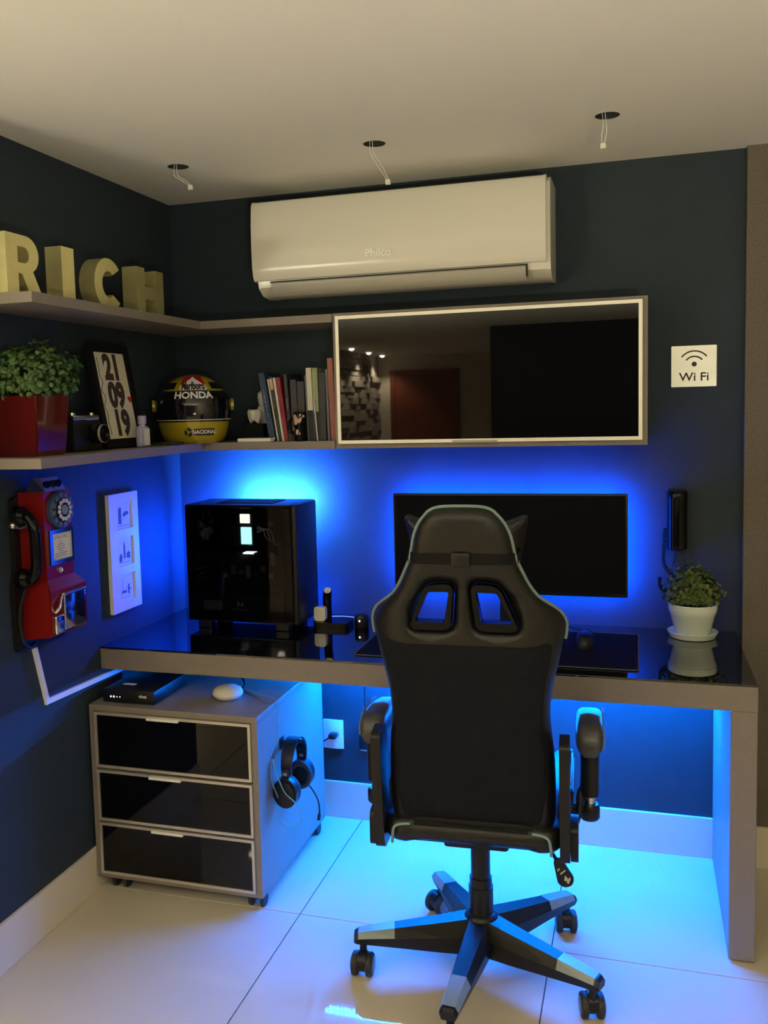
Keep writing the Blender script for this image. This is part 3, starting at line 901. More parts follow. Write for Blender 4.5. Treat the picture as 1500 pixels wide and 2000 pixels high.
for k, wl in enumerate((.01, .03, .04, .034, .02, .06, .05)):
    b.add([(.1042, -.932 - wl / 2, 1.180 - k * .0065), (.1042, -.932 + wl / 2, 1.180 - k * .0065), (.1042, -.932 + wl / 2, 1.1785 - k * .0065), (.1042, -.932 - wl / 2, 1.1785 - k * .0065)], [(0, 1, 2, 3)])
build('card_print', b, 'sketch', cc)
# dial
dc = (.100, -.928, 1.272)
dl = build('dial', B().lathe([(.054, 0), (.054, .012), (.050, .016), (.030, .017)], dc, 40, 'x'), 'navy', t, 30)
b = B()
for k in range(12):
    a = 2 * PI * k / 12 + .15
    b.lathe([(.0075, .0155), (.0075, .0178), (.0001, .0178)], (dc[0], dc[1] + .043 * math.cos(a), dc[2] + .043 * math.sin(a)), 12, 'x')
build('finger_hole', b, 'greybk', dl, 30)
build('number_plate', B().lathe([(.034, .0165), (.034, .0215), (.0001, .0215)], dc, 32, 'x', caps=False), 'visor', dl, 30)
for k in range(12):
    a = 2 * PI * k / 12 + .15
    build('number_button', B().lathe([(.0062, .0215), (.0062, .0238), (.0001, .0245)], (dc[0], dc[1] + .0265 * math.cos(a), dc[2] + .0265 * math.sin(a)), 12, 'x', caps=False), 'cream', dl, 30)
build('dial_centre', B().lathe([(.014, .0215), (.014, .0235), (.0001, .0245)], dc, 24, 'x', caps=False), 'greycap', dl, 30)
# coin slots on top
cs = build('coin_slot_cap', B().add([(.04, -.985, 1.328), (.098, -.985, 1.328), (.098, -.885, 1.328), (.04, -.885, 1.328), (.045, -.972, 1.366), (.080, -.972, 1.366), (.080, -.898, 1.366), (.045, -.898, 1.366)], [(0, 1, 2, 3), (4, 5, 6, 7), (0, 1, 5, 4), (1, 2, 6, 5), (2, 3, 7, 6), (3, 0, 4, 7)]), 'chrome', t)
for y_ in (-.962, -.935, -.909):
    build('coin_slot', B().lathe([(.0105, -.004), (.0105, .004), (.007, .004), (.006, .001)], (.0905, y_, 1.347), 18, 'x'), 'gblack', cs, 30)
# handset on the near side
hx, hy = .078, -1.022
hs = build('handset', B().tube(catmull([(hx - .030, hy, 1.262), (hx - .006, hy - .004, 1.258), (hx + .012, hy - .006, 1.225), (hx + .014, hy - .007, 1.17), (hx + .012, hy - .006, 1.125), (hx - .002, hy - .004, 1.092), (hx - .024, hy, 1.086)], 6), [.016 if 6 < k < 31 else .018 for k in range(37)], 12), 'gblack', t, 50)
for z_, s_ in ((1.262, 1), (1.086, 1)):
    build('earpiece', B().lathe([(.016, .0), (.027, .012), (.029, .026), (.025, .030)], (hx - .012 - .03, hy, z_), 24, 'x', mtx=None).v and B().lathe([(.029, -.012), (.029, .004), (.024, .014), (.014, .022)], (hx - .034, hy, z_), 24, 'x'), 'gblack', hs, 40)
build('cradle_hook', B().tube([(.045, -.996, 1.232), (.045, -1.03, 1.232), (.038, -1.045, 1.238)], .007, 10).sphere((.036, -1.05, 1.240), .010), 'steel', t, 40)
build('handset_cord', B().tube(catmull([(.045, -1.02, 1.06), (.03, -1.03, 1.0), (.028, -1.03, .95), (.03, -1.02, .90), (.025, -.99, .88), (.02, -.96, .885)], 8), .0055, 8), 'black', t, 40)

# white cable conduit
b = B()
def strip(pts, wd, dx):
    out = B()
    for (a, c) in zip(pts[:-1], pts[1:]):
        a, c = Vector(a), Vector(c)
        d = (c - a).normalized()
        n = Vector((-d.y, d.x))
        l = [a - d * wd * .48 + n * wd / 2, c + d * wd * .48 + n * wd / 2, c + d * wd * .48 - n * wd / 2, a - d * wd * .48 - n * wd / 2]
        out.prism([(p.x, p.y) for p in l], (), onX(0, 0, 0), 0.0, dx)
    return out
t = thing('cable_conduit', 'white cable conduit bending below the red telephone', 'conduit', (0, -.9, .69))
build('vertical_run', strip([(-.951, .892), (-.899, .690)], .016, .009), 'white2', t)
build('horizontal_run', strip([(-.899, .690), (-.30, .668)], .016, .0095), 'white2', t)

# triple picture frame
t = thing('triple_frame', 'narrow white frame holding three small sketches', 'picture frame', (0.0, -.444, .869))
y0, y1, z0, z1 = -.534, -.352, .870, 1.273
wins = [(1.150, 1.246), (1.023, 1.121), (.903, .995)]
hl = [[(y0 + .043, a), (y1 - .036, a), (y1 - .036, b_), (y0 + .043, b_)] for a, b_ in wins]
build('frame', B().prism([(y0, z0), (y1, z0), (y1, z1), (y0, z1)], hl, onX(0, 0, 0), 0.002, .016), 'white2', t)
for i, (a, b_) in enumerate(wins):
    sk_ = build('sketch', B().box((.003, y0 + .040, a - .004), (.0105, y1 - .033, b_ + .004)), 'paperw', t)
    cy, hh = (y0 + y1) / 2, b_ - a
    d = B()
    P_ = lambda l: d.add([(.0110, cy + u, a + v * hh) for u, v in l], [tuple(range(len(l)))])
    r2 = random.Random(i)
    if i == 0:
        P_([(-.030, .20), (-.010, .18), (-.010, .72), (-.018, .80), (-.028, .72)]); P_([(.0, .42), (.036, .5), (.036, .58), (.02, .62), (.0, .55)])
    elif i == 1:
        P_([(-.006, .25), (.006, .25), (.005, .7), (.0, .9), (-.005, .7)]); P_([(-.034, .16), (-.018, .14), (-.014, .36), (-.024, .46), (-.034, .36)]); P_([(.012, .26), (.034, .22), (.036, .42), (.022, .48), (.012, .4)])
    else:
        P_([(.012, .22), (.022, .2), (.022, .55), (.016, .62), (.010, .5)]); P_([(-.022, .4), (-.020, .4), (-.020, .82), (-.022, .82)]); P_([(-.03, .3), (.0, .28), (.004, .36), (-.026, .40)]); P_([(.022, .38), (.036, .37), (.036, .40), (.022, .42)])
    P_([(-.036, .12), (.036, .1), (.036, .115), (-.036, .135)])
    for k in range(12):
        u, v = r2.uniform(-.033, .033), r2.uniform(.15, .92)
        P_([(u, v), (u + .004, v + .01), (u + .002, v + .05)])
    build('drawing', d, 'sketch', sk_)

# ================================================================== DESK
DXR, DY = 2.001, -0.604
t = thing('desk', 'long taupe desk with black glass top', 'desk', (1.0, -.302, 0))
build('body', B().box((0.001, DY, .706), (DXR, -0.001, .774), .0015, 1), 'lam', t)
build('glass_top', B().box((0.001, DY + .001, .774), (DXR - .001, -0.001, DZ), .0015, 1), 'dglass', t)
build('side_panel', B().box((DXR - .0674, DY + .0005, .006), (DXR - .0005, -.013, .706), .0015, 1), 'lam', t)
for ya_ in (DY + .02, -.07):
    build('foot', B().box((DXR - .055, ya_, 0), (DXR - .015, ya_ + .04, .006)), 'black2', t)

# under-desk LED strip: ribbon with two rows of diodes
t = thing('led_strip', 'blue LED strip stuck under the desk', 'led strip', (1.25, -.12, .70))
build('ribbon', B().box((.575, -.132, .7035), (1.90, -.100, .7055)), 'white2', t)
b = B()
for k in range(88):
    for yy in (-.126, -.106):
        xx = .582 + k * .0150 + (.0075 if yy > -.12 else 0)
        b.box((xx - .003, yy - .003, .7020), (xx + .003, yy + .003, .7035))
o = build('diode', b, 'e_deskd', t)
o['kind'] = 'stuff'

# ================================================================== MONITOR
MX0, MX1, MZ0, MZ1, MY = .871, 1.662, .895, 1.239, -.085
mc = (MX0 + MX1) / 2
t = thing('monitor', 'ultrawide black monitor, switched off, glowing blue behind', 'monitor', (mc, -.12, DZ))
build('panel', B().box((MX0, MY, MZ0), (MX1, MY + .018, MZ1), .003), 'black', t, 40)
build('screen', B().box((MX0 + .006, MY - .0008, MZ0 + .012), (MX1 - .006, MY + .001, MZ1 - .006)), 'mesh', t)
build('rear_housing', B().box((MX0 + .14, MY + .018, MZ0 + .06), (MX1 - .14, MY + .050, MZ1 - .07), .012, 3), 'black', t, 40)
build('stand_neck', B().box((mc - .03, MY + .03, DZ + .012), (mc + .03, MY + .055, MZ0 + .15), .004), 'black', t, 40)
build('stand_base', B().prism(round_poly([(mc - .12, -.112), (mc + .12, -.112), (mc + .10, -.03), (mc - .10, -.03)], .02), (), onZ(0, 0, DZ), 0, .012), 'black', t)
yy0, yy1 = MY + .0195, MY + .0215
for n_, lo, hi in (('back_light', (MX0 + .03, yy0, MZ1 - .030), (MX1 - .03, yy1, MZ1 - .020)), ('back_light', (MX0 + .03, yy0, MZ0 + .020), (MX1 - .03, yy1, MZ0 + .030)),
                   ('back_light', (MX0 + .020, yy0, MZ0 + .03), (MX0 + .030, yy1, MZ1 - .03)), ('back_light', (MX1 - .030, yy0, MZ0 + .03), (MX1 - .020, yy1, MZ1 - .03))):
    build(n_, B().box(lo, hi), 'e_mon', t)

# ================================================================== COMPUTER TOWER
X0, X1, Y0, Y1, Z0, Z1 = .172, .566, -.305, -.095, DZ + .028, 1.219
t = thing('computer_tower', 'black computer tower with lit glass side on the desk', 'computer', ((X0 + X1) / 2, (Y0 + Y1) / 2, DZ))
b = B()
q = .006
b.box((X0, Y1 - q, Z0), (X1, Y1, Z1))                              # far side
b.box((X0, Y0 + .004, Z1 - .012), (X1, Y1 - q, Z1), .003)          # top
b.box((X0, Y0 + .004, Z0), (X1, Y1 - q, Z0 + .010))                # bottom
b.box((X0, Y0 + .004, Z0 + .01), (X0 + q, Y1 - q, Z1 - .012))      # back end
b.box((X1 - .035, Y0 + .004, Z0 + .01), (X1, Y1 - q, Z1 - .012), .004)
build('case', b, 'black', t, 40)
build('front_panel', B().box((X1, Y0 + .004, Z0 - .004), (X1 + .022, Y1, Z1), .008, 3), 'black', t, 40)
build('top_filter', B().box((X0 + .10, Y0 + .05, Z1), (X1 - .08, Y1 - .04, Z1 + .003), .001), 'black2', t)
gl = build('side_glass', B().box((X0 + .002, Y0, Z0 + .004), (X1 + .002, Y0 + .004, Z1 - .002)), 'tint', t)
build('shroud', B().box((X0 + q, Y0 + .012, Z0 + .010), (X1 - .035, Y1 - q, Z0 + .095)), 'black', t)
mb = build('mainboard', B().box((X0 + .03, Y1 - .014, Z0 + .10), (X0 + .30, Y1 - .007, Z1 - .03)), 'pcb', t)
b = B()
for k in range(7):
    b.box((X0 + .05 + .03 * k, Y1 - .02, Z0 + .12 + .012 * (k % 3)), (X0 + .068 + .03 * k, Y1 - .014, Z0 + .135 + .03 * (k % 2)))
build('chip', b, 'vent', mb)
gp = build('graphics_card', B().box((X0 + .02, Y0 + .03, Z0 + .205), (X0 + .27, Y1 - .015, Z0 + .24), .003), 'black', t)
build('card_badge', B().box((X0 + .205, Y0 + .028, Z0 + .236), (X0 + .245, Y0 + .06, Z0 + .2415)), 'e_dot', gp)
ck = build('cooler', B().box((X0 + .178, Y0 + .05, Z0 + .262), (X0 + .238, Y1 - .02, Z1 - .035), .004), 'black', t)
build('cooler_glow', B().box((X0 + .1915, Y0 + .045, Z0 + .268), (X0 + .231, Y0 + .052, Z0 + .328), .002), 'e_ram', ck)
build('cooler_glow', B().box((X0 + .1895, Y0 + .045, Z0 + .342), (X0 + .226, Y0 + .052, Z0 + .374), .002), 'e_ram2', ck)
b = B()
for k in range(3):
    b.tube(catmull([(X0 + .25, Y0 + .055, Z0 + .33 - .01 * k), (X0 + .275 + .012 * k, Y0 + .05, Z0 + .32), (X0 + .285 + .015 * k, Y0 + .06, Z0 + .285 - .01 * k), (X0 + .28, Y1 - .02, Z0 + .25)], 5), .002, 6)
build('cooler_hose', b, 'vent', ck, 40)
fn_ = build('rear_fan', B().tube([(X0 + .028, (Y0 + Y1) / 2 + .062 * math.cos(a), Z1 - .085 + .062 * math.sin(a)) for a in [2 * PI * k / 28 for k in range(28)]], .005, 8, closed=True), 'black', t, 40)
b = B()
for k in range(7):
    a = 2 * PI * k / 7
    d = lambda r, o_: (X0 + .028 + (.006 if o_ else 0), (Y0 + Y1) / 2 + r * math.cos(a + (.5 if o_ else 0)), Z1 - .085 + r * math.sin(a + (.5 if o_ else 0)))
    b.add([d(.012, 0), d(.057, 0), d(.057, 1), d(.012, 1)], [(0, 1, 2, 3)])
build('fan_blade', b, 'vent', fn_)
b = B()
for k in range(6):
    b.box((X0 + .0062, Y0 + .05, Z0 + .125 + k * .021), (X0 + .012, Y1 - .06, Z0 + .135 + k * .021))
build('slot_cover', b, 'steel', t)
build('drive_sticker', B().box((X1 - .085, Y0 + .02, Z0 + .20), (X1 - .066, Y0 + .021, Z0 + .245)), 'tagw', t)
build('drive_sticker', B().box((X1 - .088, Y0 + .02, Z0 + .335), (X1 - .068, Y0 + .021, Z0 + .352)), 'tagw', t)
build('shroud_label', B().box((X0 + .055, Y0 + .011, Z0 + .038), (X0 + .125, Y0 + .0121, Z0 + .072)), 'tagw', t)
b = B()
put_text(b, 'REDRAGON', .0105, lambda u, v: (X0 + .195 + u, Y0 + .0115, Z0 + .042 + v))
for l in ([(-.014, .010), (-.004, .010), (-.001, .020), (-.006, .028), (-.012, .026), (-.008, .020)], [(.0, .010), (.014, .010), (.008, .030), (.004, .018)]):
    b.add([(X0 + .195 + u, Y0 + .0115, Z0 + .044 + v) for u, v in l], [tuple(range(len(l)))])
build('shroud_print', b, 'pwhite', t)
for xx in (X0 + .03, X1 - .07):
    for ya_ in (Y0 + .012, Y1 - .05):
        build('foot', B().box((xx, ya_, DZ), (xx + .05, ya_ + .038, Z0), .004), 'black', t)
build('rear_light', B().box((X0 + .10, Y1 + .001, Z1 - .022), (X1 - .04, Y1 + .003, Z1 - .010)), 'e_pc', t)
build('rear_light', B().box((X0 - .022, Y1 - .012, Z0 + .10), (X0 - .014, Y1 - .008, Z1 - .05)).box((X0 - .014, Y1 - .012, Z0 + .2), (X0 + .001, Y1 - .008, Z0 + .21)), 'e_pc2', t)
build('rear_light', B().box((X1 - .012, Y1 + .001, Z0 + .03), (X1 - .004, Y1 + .003, Z0 + .06)), 'e_pc2', t)

# ================================================================== SMALL THINGS ON THE DESK
kx, ky = .636, -.165
tag(build('charging_dock', B().prism(rrect(.125, .09, .012, kx + .035, ky - .015), (), onZ(0, 0, DZ), 0, .020), 'gblack', None, 30), 'low black charging dock beside the computer tower', 'charger')
t = thing('watch_stand', 'upright black watch stand with a white oval face', 'charger', (kx + .008, ky + .01, DZ + .02))
cur = catmull([(kx + .004, ky + .012, DZ + .02), (kx + .004, ky + .010, DZ + .085), (kx + .008, ky + .004, DZ + .110), (kx + .012, ky - .006, DZ + .122)], 5)
build('post', B().tube(cur, .0155, 16), 'gblack', t, 50)
e_ = cur[-1]
nv = Vector((0.10, -.62, .78)).normalized()
rot = nv.to_track_quat('Z', 'Y').to_matrix()
build('charging_face', B().lathe([(.013, 0), (.0125, .003), (.0005, .0035)], e_ + nv * .002, 22, mtx=rot.to_4x4()), 'white2', t, 40)
tag(build('earbud_case', B().prism(rrect(.042, .050, .012, kx - .008, DZ + .046), (), lambda u, v, d: (u, ky - .03 - d, v), -.011, .011), 'white', None, 50), 'white rounded earbud case standing on the black dock', 'earbud case')
sx, sy_ = .775, -.185
t = thing('mini_speaker', 'small black round speaker with a white status light', 'speaker', (sx, sy_, DZ))
build('body', B().lathe([(.022, 0), (.025, .005), (.025, .036), (.020, .046), (.001, .049)], (sx, sy_, DZ), 28), 'black', t, 40)
build('status_light', B().box((sx - .0025, sy_ - .0265, DZ + .026), (sx + .0025, sy_ - .0245, DZ + .031)), 'e_dot', t)
tag(build('charging_cable', B().tube(catmull([(.735, -.13, DZ + .003), (.72, -.075, DZ + .004), (.70, -.055, DZ + .004), (.66, -.05, DZ + .004), (.62, -.06, DZ + .004)], 6), .0022, 6), 'white2', None, 40), 'thin pale charging cable lying behind the black dock', 'cable')
t = thing('desk_mat', 'wide black desk mat with stitched rim', 'desk mat', (1.275, -.327, DZ))
build('cloth', B().prism(rrect(.842, .418, .012, 1.275, -.327), (), onZ(0, 0, DZ), 0, .0035), 'mesh', t)
rp = rrect(.842, .418, .012, 1.275, -.327)
build('stitched_rim', B().tube([(u, v, DZ + .0028) for u, v in rp], .0018, 6, closed=True), 'matedge', t)
mx2, my2 = 1.535, -.285
t = thing('computer_mouse', 'black computer mouse on the desk mat', 'mouse', (mx2, my2, DZ + .0035))
b = B()
n, m = 24, 10
vs = []
for j in range(m + 1):
    q = j / m * PI / 2
    for i in range(n):
        a = 2 * PI * i / n
        rr = (1 - .10 * math.cos(2 * a))
        vs.append((mx2 + .033 * math.cos(q) ** .45 * math.cos(a) * rr if j < m else mx2, my2 + .060 * math.cos(q) ** .45 * math.sin(a) if j < m else my2 - .008, DZ + .0035 + .040 * math.sin(q)))
fs = [(j * n + i, j * n + (i + 1) % n, (j + 1) * n + (i + 1) % n, (j + 1) * n + i) for j in range(m) for i in range(n)] + [tuple(range(n))]
build('shell', B().add(vs, fs), 'black', t, 50)
build('scroll_wheel', B().lathe([(.009, -.004), (.009, .004)], (mx2, my2 + .032, DZ + .034), 16, 'x'), 'vent', t, 40)
tag(build('mouse_cable', B().tube(catmull([(mx2, my2 + .06, DZ + .010), (mx2 - .01, my2 + .10, DZ + .006), (mx2 + .02, my2 + .16, DZ + .0055), (mx2 - .03, my2 + .22, DZ + .004), (mx2 - .08, my2 + .255, DZ + .003)], 6), .0018, 6), 'black', None, 40), 'thin black mouse cable running to the wall', 'cable')

# plant in white pot
px_, py_ = 1.862, -.098
tag(build('saucer', B().lathe([(.060, 0), (.070, .002), (.078, .020), (.0755, .021), (.066, .006), (.001, .005)], (px_, py_, DZ), 40, caps=False), 'pot', None, 40), 'white glazed saucer under the white flower pot', 'saucer')
t = thing('potted_plant', 'small green plant in a white glazed round pot', 'plant', (px_, py_, DZ + .006))
zb = DZ + .006
build('pot', B().lathe([(.001, 0), (.050, .0), (.053, .004), (.070, .072), (.0725, .076), (.073, .083), (.0745, .084), (.0755, .102), (.0735, .105), (.071, .103), (.068, .085), (.001, .082)], (px_, py_, zb), 44, caps=False), 'pot', t, 30)
build('soil', B().lathe([(.067, 0), (.001, .004)], (px_, py_, zb + .084), 24, caps=False), 'soil', t)
fo = build('foliage', foliage(950, (px_, py_, zb + .112), (.083, .074, .108), .0165, 23, 0.0), 'leaf2', t)
fo['kind'] = 'stuff'
build('stem', stems((px_, py_, zb + .085), 14, .06, .07, 6), 'leaf', t)

# ================================================================== RIGHT END OF THE WALL
ix0, ix1, iz0, iz1 = 1.784, 1.848, 1.051, 1.246
t = thing('intercom_handset', 'black wall intercom handset with a coiled cord', 'intercom', ((ix0 + ix1) / 2, 0, iz0))
build('cradle', B().box((ix0 + .004, -.022, iz0 - .004), (ix1 - .002, 0, iz1 + .002), .004), 'black', t, 40)
b = B()
vs, fs, n = [], [], 14
rows = [(0.0, .7), (.03, .98), (.12, 1.0), (.5, .98), (.86, 1.0), (.96, 1.02), (1.0, .9)]
for (q, s_) in rows:
    for i in range(n + 1):
        a = PI * i / n
        x_ = (ix0 + ix1) / 2 - math.cos(a) * (ix1 - ix0) / 2 * s_
        dep = .030 + (.016 if q > .8 or q < .15 else .008)
        vs.append((x_, -.022 - dep * math.sin(a) ** .6 * s_, iz0 + q * (iz1 - iz0)))
w_ = n + 1
for j in range(len(rows) - 1):
    for i in range(n):
        fs.append((j * w_ + i, j * w_ + i + 1, (j + 1) * w_ + i + 1, (j + 1) * w_ + i))
    fs.append((j * w_, (j + 1) * w_, (j + 1) * w_ + n, j * w_ + n))
fs += [tuple(range(w_)), tuple((len(rows) - 1) * w_ + i for i in range(w_))]
build('handset', B().add(vs, fs), 'gblack', t, 50)
path = catmull([(1.778, -.018, 1.12), (1.776, -.02, 1.06), (1.776, -.02, 1.00), (1.800, -.022, .965), (1.806, -.022, .93), (1.79, -.022, .905), (1.765, -.022, .925), (1.762, -.022, .955)], 14)
coil = []
for k in range(len(path) * 6):
    f_ = k / 6
    i = min(int(f_), len(path) - 2)
    p = path[i].lerp(path[i + 1], f_ - i)
    d = (path[i + 1] - path[i]).normalized()
    n1 = d.cross(Vector((0, 1, 0))).normalized()
    a = k * 2 * PI / 6 * .9
    coil.append(p + n1 * .0058 * math.cos(a) + Vector((0, 1, 0)) * .0058 * math.sin(a))
build('coiled_cord', B().tube(coil, .0018, 5), 'black', t, 60)
build('lead', B().tube(catmull([(1.815, -.01, 1.048), (1.81, -.008, 1.02), (1.803, -.006, .99)], 5), .0018, 6), 'black', t)

t = thing('wifi_sign', 'square brushed steel sign with a black signal symbol', 'sign', (1.866, 0, 1.582))
build('plate', B().prism(rrect(.138, .132, .003, 1.866, 1.648), (), lambda u, v, d: (u, -d, v), .001, .006), 'steel', t)
b = B()
cz = 1.6585
for r0, r1 in ((.046, .0505), (.0285, .033)):
    n = 20
    vs = []
    for k in range(n + 1):
        a = math.radians(38 + 104 * k / n)
        vs += [(1.867 + r0 * math.cos(a), -.0066, cz - .010 + r0 * math.sin(a)), (1.867 + r1 * math.cos(a), -.0066, cz - .010 + r1 * math.sin(a))]
    b.add(vs, [(2 * k, 2 * k + 2, 2 * k + 3, 2 * k + 1) for k in range(n)])
b.add([(1.867 + u, -.0066, cz - .004 + v) for u, v in circle2(0, 0, .0078, n=20)], [tuple(range(20))])
build('signal_symbol', b, 'ink', t)
b = B(); put_text(b, 'Wi Fi', .038, lambda u, v: (1.867 + u * 1.08, -.0066, 1.6125 + v), bold=.0005)
build('lettering', b, 'ink', t)

# ================================================================== OUTLETS UNDER THE DESK
def plate(x, label):
    t = thing('wall_outlet', label, 'outlet', (x, 0, .267), 0, 'outlets under the desk')
    vs, fs, n = [], [], 8
    for j in range(2):
        for i in range(n + 1):
            u = -1 + 2 * i / n
            vs.append((x + u * .039, -.004 - .008 * math.cos(u * PI / 2.6), .267 + .108 * j))
    fs = [(i, i + 1, n + 2 + i, n + 1 + i) for i in range(n)]
    b = B().add(vs, fs)
    b.box((x - .039, -.005, .267), (x + .039, 0, .375))
    build('cover', b, 'white2', t, 40)
    return t
t = plate(.597, 'white outlet with a black two-pin plug beside the drawer cabinet')
build('socket', B().prism(rrect(.034, .020, .008, .605, .322), (), lambda u, v, d: (u, -d, v), .011, .0135), 'vent', t)
t2 = thing('power_plug', 'black mains plug in the outlet beside the drawer cabinet', 'plug', (.600, -.013, .32))
build('plug_body', B().box((.588, -.045, .312), (.618, -.0135, .332), .007, 3), 'black', t2, 50)
build('cord', B().tube(catmull([(.592, -.04, .318), (.570, -.055, .305), (.556, -.06, .292), (.54, -.07, .25)], 5), .0035, 8), 'black', t2, 40)
plate(.742, 'white outlet almost covered by a black power adapter')
t2 = thing('power_adapter', 'black power adapter plugged in behind the chair arm', 'power adapter', (.735, -.013, .29))
build('adapter_body', B().box((.712, -.055, .287), (.757, -.0135, .363), .006, 3), 'black', t2, 40)
build('cord', B().tube(catmull([(.728, -.04, .362), (.730, -.045, .385), (.737, -.05, .44), (.741, -.06, .52), (.752, -.07, .62), (.755, -.08, .704)], 5), .0022, 6), 'black', t2, 40)

# ================================================================== DRAWER CABINET ON CASTERS
RX0, RX1, RY0, RY1, RZ0, RZ1 = .014, .5953, -.7045, -.115, .047, .6186
t = thing('drawer_cabinet', 'taupe rolling cabinet with three black glass drawers', 'cabinet', ((RX0 + RX1) / 2, (RY0 + RY1) / 2, 0))
b = B()
b.box((RX0, RY0 + .002, RZ1 - .020), (RX1, RY1, RZ1), .001, 1).box((RX0, RY0 + .002, RZ0), (RX1, RY1, RZ0 + .014), .001, 1)
b.box((RX0, RY0 + .002, RZ0 + .014), (RX0 + .020, RY1, RZ1 - .020)).box((RX1 - .020, RY0 + .002, RZ0 + .014), (RX1, RY1, RZ1 - .020)).box((RX0 + .02, RY1 - .012, RZ0 + .014), (RX1 - .02, RY1, RZ1 - .02))
build('body', b, 'lam', t)
qx0, qx1 = RX0 + .0205, RX1 - .0205
for (za, zb_) in ((.4165, .5975), (.2405, .4080), (.0625, .2330)):
    fr = .0085
    dr_ = build('drawer', B().box((qx0 + fr, RY0 - .001, za + fr), (qx1 - fr, RY0 + .003, zb_ - fr)), 'bglass', t)
    build('drawer_frame', B().prism([(qx0, za), (qx1, za), (qx1, zb_), (qx0, zb_)], [[(qx0 + fr, za + fr), (qx1 - fr, za + fr), (qx1 - fr, zb_ - fr), (qx0 + fr, zb_ - fr)]], lambda u, v, d: (u, -d, v), -RY0 - .012, -RY0 + .005), 'alu2', dr_)
    hm = qx0 + .36 * (qx1 - qx0) + .055
    build('drawer_handle', B().box((hm - .055, RY0 - .018, zb_ - .010), (hm + .055, RY0 - .004, zb_ - .001), .001), 'alu', dr_)
    build('drawer_box', B().box((qx0 + .01, RY0 + .0035, za + .01), (qx1 - .01, RY1 - .05, zb_ - .03)), 'slot', dr_)
for cx_ in (RX0 + .065, RX1 - .035):
    for cy_ in (RY0 + .045, RY1 - .045):
        ca = build('caster', B().box((cx_ - .012, cy_ - .020, .030), (cx_ + .012, cy_ + .020, RZ0), .003).lathe([(.017, 0), (.017, .004)], (cx_, cy_, RZ0 - .004), 16), 'black', t, 40)
        for s_ in (-1, 1):
            build('wheel', B().lathe([(.020, 0), (.0225, .003), (.0225, .010), (.020, .013)], (cx_ + s_ * .0195 - .0065, cy_, .0226), 22, 'x'), 'rubber', ca, 40)

# router on top
bx0, bx1, by0, by1 = .047, .232, -.672, -.455
t = thing('router', 'flat black router box with small status lights', 'router', ((bx0 + bx1) / 2, (by0 + by1) / 2, RZ1))
build('body', B().box((bx0, by0, RZ1 + .003), (bx1, by1, RZ1 + .044), .003), 'black', t, 40)
for fx_ in (bx0 + .02, bx1 - .02):
    for fy_ in (by0 + .02, by1 - .02):
        build('foot', B().lathe([(.006, 0), (.006, .003)], (fx_, fy_, RZ1), 12), 'rubber', t)
build('sticker', B().box((bx0 + .040, by0 + .055, RZ1 + .044), (bx0 + .085, by0 + .072, RZ1 + .0445)), 'paperw', t)
b = B(); put_text(b, 'vivo', .017, lambda u, v: (bx1 - .040 + u, by0 - .0004, RZ1 + .027 + v), bold=.0004)
build('logo', b, 'paperw', t)
for k, e in enumerate((.0022, .0024, .0012, .0012)):
    build('status_light', B().box((bx0 + .030 + .011 * k - e, by0 - .0008, RZ1 + .021 - e), (bx0 + .030 + .011 * k + e, by0, RZ1 + .021 + e)), 'e_dot', t)

# smart speaker puck
ux, uy = .428, -.545
t = thing('smart_speaker', 'round pale fabric smart speaker on the drawer cabinet', 'speaker', (ux, uy, RZ1))
build('base', B().lathe([(.034, 0), (.046, .008), (.049, .016)], (ux, uy, RZ1), 36), 'white', t, 50)
build('fabric_top', B().lathe([(.049, .016), (.0485, .022), (.044, .031), (.032, .038), (.015, .0415), (.001, .042)], (ux, uy, RZ1), 36, caps=False), 'paper', t, 50)
build('cord', B().tube(catmull([(ux + .020, uy + .042, RZ1 + .012), (ux + .030, uy + .062, RZ1 + .022), (ux + .022, uy + .078, RZ1 + .035), (ux + .002, uy + .090, RZ1 + .05), (ux - .008, uy + .10, RZ1 + .070)], 6), .0035, 8), 'black', t, 50)

# headset hanging on the cabinet side
hx_ = RX1 + .043
hyc, hzc = -.515, .405
tag(build('wall_hook', B().box((RX1, hyc - .016, .455), (RX1 + .004, hyc + .016, .492), .001).tube(catmull([(RX1 + .002, hyc, .478), (RX1 + .05, hyc, .478), (RX1 + .064, hyc, .482), (RX1 + .068, hyc, .491)], 4), .0045, 8), 'black', None, 40), 'small black hook on the cabinet side holding the headset', 'hook')
t = thing('headset', 'black headset with boom microphone hanging on the drawer cabinet', 'headset', (hx_, hyc, .30))
rr_ = .074
arcp = []
for k in range(25):
    a = math.radians(-12 + 204 * k / 24)
    arcp.append((hyc - rr_ * math.cos(a) * (1.0 if a < PI / 2 else 1.0), .414 + .080 * math.sin(a)))
def bandmesh(pts, x0_, hw, th_):
    b = B()
    vs, fs = [], []
    m = len(pts)
    for i, (y_, z_) in enumerate(pts):
        p0, p1 = Vector(pts[max(i - 1, 0)]), Vector(pts[min(i + 1, m - 1)])
        d = (p1 - p0).normalized()
        n = Vector((-d.y, d.x))
        taper = .72 + .28 * math.sin(PI * i / (m - 1))
        for (s1, s2) in ((-1, 0), (1, 0), (1, 1), (-1, 1)):
            vs.append((x0_ + s1 * hw * taper, y_ + n.x * th_ * s2, z_ + n.y * th_ * s2))
    for i in range(m - 1):
        for k in range(4):
            fs.append((i * 4 + k, i * 4 + (k + 1) % 4, (i + 1) * 4 + (k + 1) % 4, (i + 1) * 4 + k))
    fs += [(0, 1, 2, 3), tuple((m - 1) * 4 + k for k in range(4))]
    return b.add(vs, fs)
build('headband', bandmesh(arcp, hx_, .021, -.010), 'black', t, 50)
